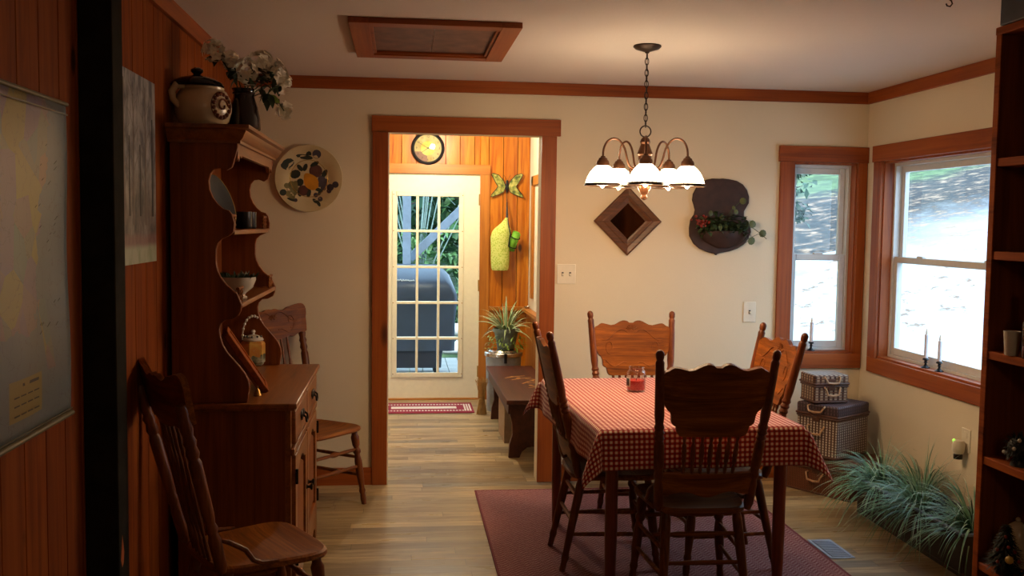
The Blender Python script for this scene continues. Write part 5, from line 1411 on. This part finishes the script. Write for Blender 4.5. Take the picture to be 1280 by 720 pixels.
MB().tube([(.052, 0, .455), (.056, .02, .52), (.059, .04, .58), (.06, .0405, .618), (.062, .036, .58), (.06, .015, .52), (.054, -.004, .455)], [.006, .005, .004, .003, .004, .005, .006], 8).build('draw_cord', 'blackm', bg)
gr = thing('rolled_mat', 'small bright green roll in a black strap hanging behind the yellow green bag', 'roll', (.985, YU - .085, 1.42))
M['lime'] = plain('bright_green_foam', '6fb02c', .7, 0, .15)
mt = Matrix.Rotation(R(18), 4, 'Y') @ Matrix.Rotation(R(20), 4, 'X')
m = MB(); ps = []
sp = [(.008 + .0017 * t, t) for t in [q * .45 for q in range(42)]]
for (r, t), _ in zip(sp, sp): ps.append((r * math.cos(t), r * math.sin(t)))
A = [m.v(mt @ Vector((x, y, -.085))) for x, y in ps]; B_ = [m.v(mt @ Vector((x, y, .085))) for x, y in ps]
for i in range(len(A) - 1): m.face([A[i], A[i + 1], B_[i + 1], B_[i]])
ro = m.build('roll', 'lime', gr); so = ro.modifiers.new('t', 'SOLIDIFY'); so.thickness = .004
m = MB()
for z in (-.05, .04): m.tube([mt @ Vector((.045 * math.cos(t), .045 * math.sin(t), z)) for t in [2 * PI * i / 24 for i in range(24)]], .004, 6, closed=True)
m.tube([mt @ Vector((-.03, -.042, -.05)), mt @ Vector((-.05, -.03, .06)), (-.05, .0, .16), (-.057, .042, .30), (-.057, .046, .342)], .0055, 8)
m.build('strap', 'blackm', gr)

# bench
bn = thing('bench', 'dark brown painted wooden bench with gold stencil along the right side of the back entry', 'bench', (.885, 7.0, 0))
bz = .41
BX(-.188, .188, -.78, .76, bz - .03, bz).build('bench_top', 'bench', bn, bevel=.004)
for y in (-.68, .60):
    pl_ = [(-.16, 0), (-.085, 0), (-.07, .04), (-.035, .068), (0, .075), (.035, .068), (.07, .04), (.085, 0), (.16, 0), (.155, .09), (.135, .16), (.14, .24), (.155, .3), (.158, bz - .03), (-.158, bz - .03), (-.155, .3), (-.14, .24), (-.135, .16), (-.155, .09)]
    MB().prism(pl_, lambda a, c, d: (a, d, c), y, y + .03).build('leg', 'bench', bn, bevel=.003)
for s_ in (-1, 1):
    BX(s_ * .163 - .01, s_ * .163 + .01, -.74, .72, bz - .10, bz - .03).build('side_rail', 'bench', bn, bevel=.003)
m = MB(); M['stencil'] = plain('gold_stencil_paint', 'c08a3c', .5, 0, .2)
for p in ([(.02, -.30), (.09, -.26), (.13, -.18), (.10, -.10), (.04, -.08)], [(.0, -.12), (.06, -.02), (.12, .06), (.05, .10)], [(-.06, .05), (.02, .12), (.1, .16)], [(.06, -.22), (.12, -.30), (.15, -.34)], [(-.1, .14), (-.02, .2), (.06, .24)], [(.1, -.05), (.15, .02), (.15, .12)]):
    m.tube([(x, y, bz + .0004) for x, y in p], .007, 6, flat=.12)
for x, y in ((.05, -.2), (.09, .0), (.0, .14), (.12, -.12), (-.04, .2)): m.lathe([(.016, 0), (.012, .0012), (0, .0014)], (x, y, bz), 10)
m.build('stencil', 'stencil', bn)
bxo = thing('carton', 'plain tan cardboard box under the bench', 'box', (.86, 6.95, .001))
M['card'] = plain('tan_cardboard', '9a7a52', .85, 0, .12)
BX(-.12, .12, -.2, .2, 0, .26).build('box_sides', 'card', bxo, bevel=.003); BX(-.118, -.002, -.198, .198, .26, .264).build('flap', 'card', bxo); BX(.002, .118, -.198, .198, .26, .264).build('flap', 'card', bxo)

# tub, plant, straw
tbx, tby = .862, 7.985
tu = thing('lidded_tub', 'pale grey round tub with shiny steel lid behind the bench', 'tub', (tbx, tby, 0))
M['tubgrey'] = plain('pale_grey_enamel', '8f9698', .5, 0, .12)
MB().lathe([(0, 0), (.13, 0), (.135, .01), (.15, .46), (.145, .46), (.13, .02), (0, .02)], n=40).build('tub_body', 'tubgrey', tu)
MB().lathe([(0, .462), (.156, .462), (.162, .468), (.162, .492), (.155, .50), (.13, .504), (.12, .516), (.06, .522), (0, .523)], n=44).build('lid', 'chrome', tu)
BX(-.012, .012, -.175, -.158, .42, .50).build('latch', 'blackm', tu, bevel=.003)
pp = thing('spider_plant', 'variegated spider plant in a grey green pot standing on the steel lid', 'plant', (tbx + .02, tby, .5235))
MB().lathe([(0, 0), (.07, 0), (.074, .006), (.1, .14), (.112, .142), (.114, .172), (.106, .172), (.1, .145), (0, .14)], n=36).build('pot', 'pot', pp)
M['vari'] = plain('variegated_blade', 'a8b48a', .45, 0, .12); M['vgreen'] = plain('spider_blade_green', '55753a', .45, 0, .3, 20)
rnd = random.Random(14); m = MB(); m2 = MB()
for i in range(62):
    a = rnd.uniform(0, 2 * PI); el = rnd.uniform(.25, 1.4); L = rnd.uniform(.2, .34); w = rnd.uniform(.007, .011)
    d = Vector((math.cos(a) * math.cos(el), math.sin(a) * math.cos(el), math.sin(el))); p = Vector((math.cos(a) * .02, math.sin(a) * .02, .14)); side = Vector((-math.sin(a), math.cos(a), 0)); pr = None; K = 8; dr_ = rnd.uniform(.6, 1.3)
    for k in range(K + 1):
        f = k / K; ww = w * math.sin(PI * min(.98, .25 + .73 * f)); nn = d.cross(side)
        q = [m.v(p + side * ww + nn * -ww * .35), m.v(p + side * ww * .45), m.v(p - side * ww * .45), m.v(p - side * ww + nn * -ww * .35)]
        g2 = [m2.v(p + side * ww * .45 - nn * .0004), m2.v(p - side * ww * .45 - nn * .0004)] if False else None
        if pr: m.face([pr[0], pr[1], q[1], q[0]]); m.face([pr[1], pr[2], q[2], q[1]]).material_index = 1; m.face([pr[2], pr[3], q[3], q[2]])
        pr = q; p = p + d * (L / K); d = (d + Vector((0, 0, -dr_ / K * (1 + f)))).normalized()
        if p.x + pp.location.x > XU - .035: p.x = XU - .035 - pp.location.x
        if p.y + pp.location.y > YU - .06: p.y = YU - .06 - pp.location.y
m2.b.free()
bl = m.build('blades', 'vari', pp, recalc=False); bl.data.materials.append(M['vgreen'])
m = MB()
for _ in range(90):
    a = rnd.uniform(PI * .9, 2.1 * PI); r = rnd.uniform(.09, .16); z = rnd.uniform(.0, .12); c = Vector((math.cos(a) * r, math.sin(a) * r * .9, z))
    m.leaf(c, (math.cos(a) + rnd.gauss(0, .5), math.sin(a) + rnd.gauss(0, .5), rnd.gauss(-.2, .5)), (0, 0, 1), rnd.uniform(.03, .05), .018, .3, 2)
m.build('trailing_leaves', 'leaf_lt', pp, recalc=False)
sw_ = thing('straw_bundle', 'small bundle of dried straw standing beside the pale grey tub', 'straw', (.668, 7.80, 0))
M['straw'] = plain('dry_straw', 'b58a4a', .8, 0, .25, 30); m = MB()
for _ in range(70):
    a = rnd.uniform(0, 2 * PI); r = rnd.uniform(.004, .02); sp_ = rnd.uniform(.3, 1.7)
    m.tube([(math.cos(a) * r * 2.2, math.sin(a) * r * 2.2, .0015), (math.cos(a) * r, math.sin(a) * r, .13), (math.cos(a) * .035 * sp_ * .8, math.sin(a) * .05 * sp_, .22 + rnd.random() * .06), (math.cos(a) * .045 * sp_ * .8, math.sin(a) * .06 * sp_, .27 + rnd.random() * .04)], .0016, 4)
m.build('stalks', 'straw', sw_)
MB().tube([(.023 * math.cos(t), .023 * math.sin(t), .13) for t in [2 * PI * i / 20 for i in range(20)]], .004, 6, closed=True).build('tie', 'straw', sw_)
sd_ = thing('trinket_dish', 'tiny silver dish on the pine cap behind the spider plant', 'dish', (XU - .032, 8.33, .8305))
MB().lathe([(0, 0), (.016, 0), (.018, .003), (.027, .02), (.025, .02), (.016, .005), (0, .005)], n=20).build('dish_body', 'chrome', sd_)

# door mat
dm = thing('door_mat', 'dark red door mat with white centre bar and dashed border inside the outside door', 'mat', (.2, 8.085, .0005))
M['matred'] = plain('mat_red', '8a1c34', .95, 0, .2, 200); M['matwhite'] = plain('mat_white', 'd8cfc4', .95, 0, .1, 200)
BX(-.415, .415, -.22, .22, 0, .006).build('mat_base', 'matred', dm, bevel=.002)
BX(-.275, .275, -.045, .045, .006, .0072).build('centre_bar', 'matwhite', dm)
m = MB()
for k in range(26):
    x = -.325 + .026 * k
    for y in (-.13, .13): m.box(x - .008, x + .008, y - .016, y + .016, .006, .0071)
m.build('dashed_border', 'matwhite', dm)
m = MB()
for s_ in (-1, 1):
    for k in range(3): m.box(s_ * (.345 + .022 * k) - .007, s_ * (.345 + .022 * k) + .007, -.15, .15, .006, .0071)
m.build('end_stripes', 'matwhite', dm)

# ceiling lamp of the entry
cl_ = thing('ceiling_lamp', 'lit round flush ceiling lamp of the back entry', 'lamp', (.31, 7.65, ZU))
MB().lathe([(0, 0), (.17, 0), (.172, -.012), (.16, -.02), (0, -.02)], n=36).build('base', 'plate_w', cl_)
MB().lathe([(.155, -.02), (.15, -.045), (.12, -.07), (.07, -.085), (0, -.09)], n=36).build('glass_dome', 'dome', cl_)
ld = bpy.data.lights.new('entry_light', 'POINT'); ld.energy = ENTRY; ld.color = (1, .87, .64); ld.shadow_soft_size = .035
lo = bpy.data.objects.new('entry_light', ld); COL.objects.link(lo); lo.location = (.31, 7.55, ZU - .24)

cl2 = copy_tree(cl_); cl2.location = (.75, -1.0, ZC); cl2['label'] = 'unseen ceiling lamp added for warm light from behind the viewer'  # unseen fixture and its light, added to warm the faces turned to the viewer
ld = bpy.data.lights.new('added_room_light', 'POINT'); ld.energy = ROOM; ld.color = (1, .72, .42); ld.shadow_soft_size = .12
lo = bpy.data.objects.new('added_room_light', ld); COL.objects.link(lo); lo.location = (.75, -1.0, ZC - .24)

# ------------------------------------------------------------------ outside
dk = MB(); x = -3.0
while x < 2.7:
    dk.box(x, x + .135, YU + .12, 11.3, -.06, -.02); x += .141
S('floor_deck', dk, 'deck', 'weathered deck boards outside the glazed door', 'deck', bevel=.004)
gx, gy = -.02, 10.1
gl = thing('covered_grill', 'barbecue grill under a dark navy cover on the deck', 'grill', (gx, gy, -.02))
def rr(hx_, hy_, c, z, wob, ph):
    ps = []
    for sx, sy, a0 in ((1, 1, 0), (-1, 1, 90), (-1, -1, 180), (1, -1, 270)):
        for k in range(7):
            a = R(a0 + 15 * k); x_, y_ = sx * (hx_ - c) + c * math.cos(a), sy * (hy_ - c) + c * math.sin(a)
            w_ = wob * math.sin(7 * math.atan2(y_, x_) + ph) + wob * .6 * math.sin(13 * math.atan2(y_, x_) + 2 * ph); ps.append((x_ + w_, y_ + w_, z))
    return ps
m = MB(); rows = []
for hx_, hy_, c, z, wb, ph in ((.57, .30, .05, .28, .022, 0), (.575, .31, .05, .40, .024, .5), (.585, .31, .05, .58, .016, 1.0), (.60, .33, .05, .74, .006, 1.6), (.60, .34, .05, .86, .004, 2), (.58, .34, .05, .92, .008, 2.4), (.545, .31, .05, .99, .014, 2.9), (.50, .26, .05, 1.06, .014, 3.2), (.44, .17, .05, 1.125, .008, 3.6), (.41, .08, .03, 1.15, .006, 3.9), (.38, .02, .015, 1.158, .001, 4)):
    rows.append([m.v(p) for p in rr(hx_, hy_, c, z, wb, ph)])
for a, b_ in zip(rows, rows[1:]):
    for j in range(28): m.face([a[j], a[(j + 1) % 28], b_[(j + 1) % 28], b_[j]])
m.face(rows[-1]); m.face(rows[0])
cv = m.build('cover', 'navy', gl, ang=60)
m = MB(); rows = [[m.v(p) for p in rr(hx_, .26, .04, z, .004, z * 9)] for hx_, z in ((.44, .10), (.45, .2), (.46, .30))]
for a, b_ in zip(rows, rows[1:]):
    for j in range(28): m.face([a[j], a[(j + 1) % 28], b_[(j + 1) % 28], b_[j]])
m.face(rows[0]); m.face(rows[-1]); m.build('cart_body', 'navy2', gl)
for sx in (-1, 1):
    for sy in (-1, 1): MB().lathe([(0, -.015), (.04, -.015), (.05, -.008), (.05, .008), (.04, .015), (0, .015)], (sx * .38, sy * .18, .051), 18, (1, 0, 0)).build('wheel', 'blackm', gl)
m = MB()
for i in range(7):
    x_ = -.02 + .026 * i; m.tube([(x_, -.322, 1.0 + .006 * math.sin(i * 2.1)), (x_ + .012, -.3215, 1.012 + .005 * math.sin(i)), (x_ + .022, -.322, .998)], .0055, 5)
m.build('white_strokes', 'white_cer', cv)  # row of small white strokes on the upper front of the cover
# painted lumber of the outside stair
p0, p1 = at(503.5, 300, Y=11.15), at(513.5, 300, Y=11.15)
ps = thing('deck_post', 'slate blue painted wooden post behind the covered grill', 'post', ((p0.x + p1.x) / 2, 11.15, -.02))
BX(-.047, .047, -.045, .045, 0, 4.2).build('post_shaft', 'bluepaint', ps, bevel=.006); BX(-.06, .06, -.06, .06, 0, .1).build('post_base', 'bluepaint', ps, bevel=.004)
a0, a1 = at(514, 322, Y=11.35), at(570, 268, Y=11.35)
d = (a1 - a0).normalized(); e0, e1 = a0 - d * .02, a1 + d * 2.4
s_ = thing('stair_stringer', 'slate blue diagonal stair beam rising to the right outside the door', 'beam', ((e0.x + e1.x) / 2, 11.35, (e0.z + e1.z) / 2))
up_ = Vector((-d.z, 0, d.x)); c_ = Vector(s_.location); m = MB()
A = [m.v(e0 + up_ * .048 - c_ + Vector((0, -.03, 0))), m.v(e1 + up_ * .048 - c_ + Vector((0, -.03, 0))), m.v(e1 - up_ * .048 - c_ + Vector((0, -.03, 0))), m.v(e0 - up_ * .048 - c_ + Vector((0, -.03, 0)))]
B_ = [m.v(v.co + Vector((0, .06, 0))) for v in A]; m.face(A); m.face(B_)
for i in range(4): m.face([A[i], A[(i + 1) % 4], B_[(i + 1) % 4], B_[i]])
m.build('beam', 'bluepaint', s_, bevel=.004)
rnd = random.Random(31)
slab = ['big pale stone at the edge of the deck right of the grill', 'flat pale stone on top of the little wall right of the grill', 'small rounded stone low beside the grill', 'middle pale stone of the little wall by the grill', 'far pale stone behind the little wall']
for (x, y, z, r), lb in zip(((.92, 11.75, .0, .2), (.72, 12.15, .16, .15), (.62, 11.6, -.02, .11), (1.05, 12.35, .2, .17), (1.45, 12.1, .05, .2)), slab):
    t = tag(MB().build('stone', 'stone') if False else MB().ball((0, 0, 0), (r * 1.25, r, r * .62), 16, 10).build('stone', 'stone'), lb, 'stone', 'pale stones beside the deck')
    for v in t.data.vertices: v.co *= 1 + .12 * math.sin(v.co.x * 19 + x * 7) + .1 * math.sin(v.co.y * 23 + v.co.z * 17)
    t.location = (x, y, z + .05)

def th(x, y):
    side = max(0.0, min(1.0, (x - 1.0) / 3.0)); side = side * side * (3 - 2 * side)
    a = .2 * max(0, x - 2.9) + .1 * max(0, y - 6)
    b_ = .11 * max(0, y - 11.4)
    return -.32 + side * a + (1 - side) * b_ + .05 * math.sin(x * .9 + 1) * math.sin(y * .7) * min(1, max(0, (abs(x) + y - 8) / 6))
m = MB()
nx_, ny_ = 84, 90
V = [[None] * (ny_ + 1) for _ in range(nx_ + 1)]
for i in range(nx_ + 1):
    for j in range(ny_ + 1):
        x, y = -20 + 62 * i / nx_, -8 + 60 * j / ny_
        z = th(x, y)
        if -1.9 < x < 3.4 and y < 9.2: z = -.5
        V[i][j] = m.v((x, y, z))
for i in range(nx_):
    for j in range(ny_): m.face([V[i][j], V[i + 1][j], V[i + 1][j + 1], V[i][j + 1]])
n = N('hillside_ground'); o = n.obj(); s = n.sep(o); x, y = s[0], s[1]
big = n.noise(o, .55, 3); lf_ = n.noise(n.map(o, (1, 1, 1)), 3.2, 5, .75); lf2 = n.vor(o, 6.0)
wob = n.math('MULTIPLY', n.math('SUBTRACT', big, .5), 2.2)
# distance coordinate: pale drive near the house, leaf litter bank, then grass
edge = n.math('SUBTRACT', y, n.math('ADD', n.math('MINIMUM', n.math('ADD', 13.8, n.math('MULTIPLY', n.math('SUBTRACT', x, 5.9), .6)), 15.4), wob))
shade_fade = n.ramp(n.math('ADD', n.math('MULTIPLY', n.math('ADD', edge, n.math('MULTIPLY', n.math('SUBTRACT', lf_, .5), 5.0)), .28), .75), [(.05, (1, 1, 1)), (.95, (0, 0, 0))])  # right side: leafy fade that also puts the drive's shaded edge into the colour
drive = n.math('MULTIPLY', n.mix(n.math('LESS_THAN', x, 7.0), shade_fade, n.math('LESS_THAN', edge, 0.0)), n.math('GREATER_THAN', x, 3.6))
scat = n.ramp(n.math('ADD', edge, 4.0), [(0, (0, 0, 0)), (1, (1, 1, 1))])
litter = n.ramp(lf_, [(.34, '0a0a0b'), (.49, '191817'), (.55, '4a3a2e'), (.62, '8c725c')])
grass_ = n.ramp(lf_, [(.35, '20321a'), (.55, '42592f'), (.7, '69774c')])
gm = n.ramp(n.math('SUBTRACT', n.math('ADD', edge, n.math('MULTIPLY', lf_, 2.5)), 5.2), [(0, (0, 0, 0)), (1, (1, 1, 1))])
bank = n.mix(gm, litter, grass_)
pale = n.ramp(big, [(.3, '8e9096'), (.7, 'a0a09f')])
spots = n.math('MULTIPLY', n.math('GREATER_THAN', lf_, .60), n.math('GREATER_THAN', edge, -4.0))
pale = n.mix(spots, pale, '6a5648')
col = n.mix(drive, bank, pale)
col = n.mix(n.math('LESS_THAN', x, 3.6), col, grass_)
n.set(Base_Color=col, Roughness=.95); M['ground'] = n.m
gd = m.build('ground', 'ground', recalc=False); struct(gd, 'sloping yard with pale drive, leaf littered bank and grass', 'ground')

def tree(lb, loc, H, crown, mat, nleaf, lsz, seed, name='tree', tr=.12, droop=False, base=.35, grp='trees outside'):
    rnd = random.Random(seed); x, y = loc; z = th(x, y) - .05
    t = thing(name, lb, 'tree', (x, y, z), 0, grp)
    bend = rnd.uniform(-.15, .15)
    m = MB().tube([(0, 0, 0), (bend * .3, 0, H * .3), (bend, .05, H * .6), (bend * 1.3, .1, H * .95)], [tr, tr * .8, tr * .55, tr * .15], 10)
    br_ = []
    for k in range(9):
        f = rnd.uniform(base, .9); a = rnd.uniform(0, 2 * PI); L = crown * rnd.uniform(.5, .95); p = Vector((bend * f * 1.3, .05 * f, H * f))
        e = p + Vector((math.cos(a) * L, math.sin(a) * L, (L * .5 if not droop else L * .2))); br_.append((p, e))
        m.tube([p, p.lerp(e, .5) + Vector((0, 0, L * .15)), e], [tr * .35, tr * .22, tr * .06], 6)
    m.build('trunk', 'bark', t)
    m = MB()
    for _ in range(nleaf):
        p, e = rnd.choice(br_); c = p.lerp(e, rnd.uniform(.25, 1.1)) + Vector((rnd.gauss(0, crown * .22), rnd.gauss(0, crown * .22), rnd.gauss(0, crown * .2)))
        d = Vector((rnd.gauss(0, 1), rnd.gauss(0, 1), rnd.gauss(-.2, .6)))
        if c.z + z < th(x + c.x, y + c.y) + .05: continue
        m.leaf(c, d, (rnd.gauss(0, .4), rnd.gauss(0, .4), 1), lsz * rnd.uniform(.6, 1.2), lsz * .55, .25, 2)
    m.build('foliage', mat, t, recalc=False)
    return t
tree('tall dark tree seen at the left of the glazed door', (-.9, 15.5), 5.5, 1.9, 'fol2', 1900, .26, 41, tr=.14, base=.15)
tree('mid green tree behind the stair beam', (.35, 18.0), 6.0, 2.2, 'fol1', 2300, .28, 42, base=.12)
tree('bright green tree right of the stair beam', (1.5, 16.4), 4.5, 1.7, 'fol1', 1800, .26, 43, base=.12)
tree('dark tree furthest behind the glazed door', (-.2, 22.5), 8.0, 3.0, 'fol2', 2300, .4, 44, base=.1)
tree('far mid green tree at the right behind the glazed door', (2.3, 23.0), 8.0, 3.0, 'fol1', 2300, .4, 45, base=.1)
tree('slim blue green sapling at the left edge of the narrow window', (5.02, 12.3), 2.7, .3, 'fol2', 420, .12, 46, name='sapling', tr=.04, base=.3)
# pale arching shrub behind the grill
ws = thing('arching_shrub', 'shrub with long pale arching stems behind the covered grill', 'shrub', (.22, 13.4, th(.22, 13.4) - .02))
M['palestem'] = plain('pale_stem', '6f8078', .6, 0, .2); m = MB(); rnd = random.Random(55)
for _ in range(15):
    a = rnd.uniform(-.5, PI + .5); L = rnd.uniform(.4, 1.0); h_ = rnd.uniform(1.6, 2.7)
    m.tube([(0, 0, 0), (math.cos(a) * L * .25, math.sin(a) * L * .25, h_ * .6), (math.cos(a) * L * .6, math.sin(a) * L * .6, h_), (math.cos(a) * L, math.sin(a) * L, h_ * .9)], [.012, .01, .008, .004], 5)
m.build('stems', 'palestem', ws)
m = MB()
for _ in range(420):
    a = rnd.uniform(0, 2 * PI); r = rnd.uniform(0, .8); m.leaf((math.cos(a) * r, math.sin(a) * r, rnd.uniform(.15, 1.6)), (rnd.gauss(0, 1), rnd.gauss(0, 1), rnd.gauss(0, .6)), (0, 0, 1), .16, .07, .3, 2)
m.build('foliage', 'fol3', ws, recalc=False)
for i, (x, y, lb) in enumerate(((-.75, 12.4, 'low bright green bush left of the covered grill'), (1.0, 13.2, 'low bright green bush right behind the grill'), (.1, 14.4, 'low bright green bush in the middle behind the grill'), (1.9, 12.9, 'low bright green bush at the right of the pale stones'))):
    t = thing('bush', lb, 'bush', (x, y, th(x, y) - .02), 0, 'bushes behind the grill'); m = MB(); rnd = random.Random(60 + i)
    for _ in range(650):
        d = Vector((rnd.gauss(0, 1), rnd.gauss(0, 1), abs(rnd.gauss(.2, .8)))).normalized(); c = Vector((d.x * .6, d.y * .6, .12 + d.z * .75)) * rnd.uniform(.6, 1)
        m.leaf(c, d + Vector((rnd.gauss(0, .6), rnd.gauss(0, .6), rnd.gauss(0, .6))), (0, 0, 1), rnd.uniform(.1, .18), .07, .3, 2)
    m.build('foliage', 'fol3' if i != 1 else 'fol1', t, recalc=False)
    m = MB()
    for k in range(8):
        a = k * .8; m.tube([(0, 0, 0), (math.cos(a) * .2, math.sin(a) * .2, .3), (math.cos(a) * .4, math.sin(a) * .4, .5)], [.012, .01, .004], 5)
    m.build('stems', 'bark', t)

# ------------------------------------------------------------------ daylight, exposure
sd = bpy.data.lights.new('sun', 'SUN'); sd.energy = SUN; sd.color = (1, .97, .92); sd.angle = R(1.5)
so_ = bpy.data.objects.new('sun', sd); COL.objects.link(so_)
so_.rotation_euler = Vector((.30, .72, -.80)).to_track_quat('-Z', 'Y').to_euler()
wd = bpy.data.worlds.new('world'); scn.world = wd; wd.use_nodes = True
bgn = wd.node_tree.nodes['Background']; bgn.inputs[0].default_value = (.52, .75, 1.0, 1); bgn.inputs[1].default_value = SKY
vs = scn.view_settings
scn.display_settings.display_device = 'sRGB'
vs.view_transform = 'Standard'; vs.look = 'None'; vs.exposure = EXPO; vs.gamma = 1; vs.use_curve_mapping = False
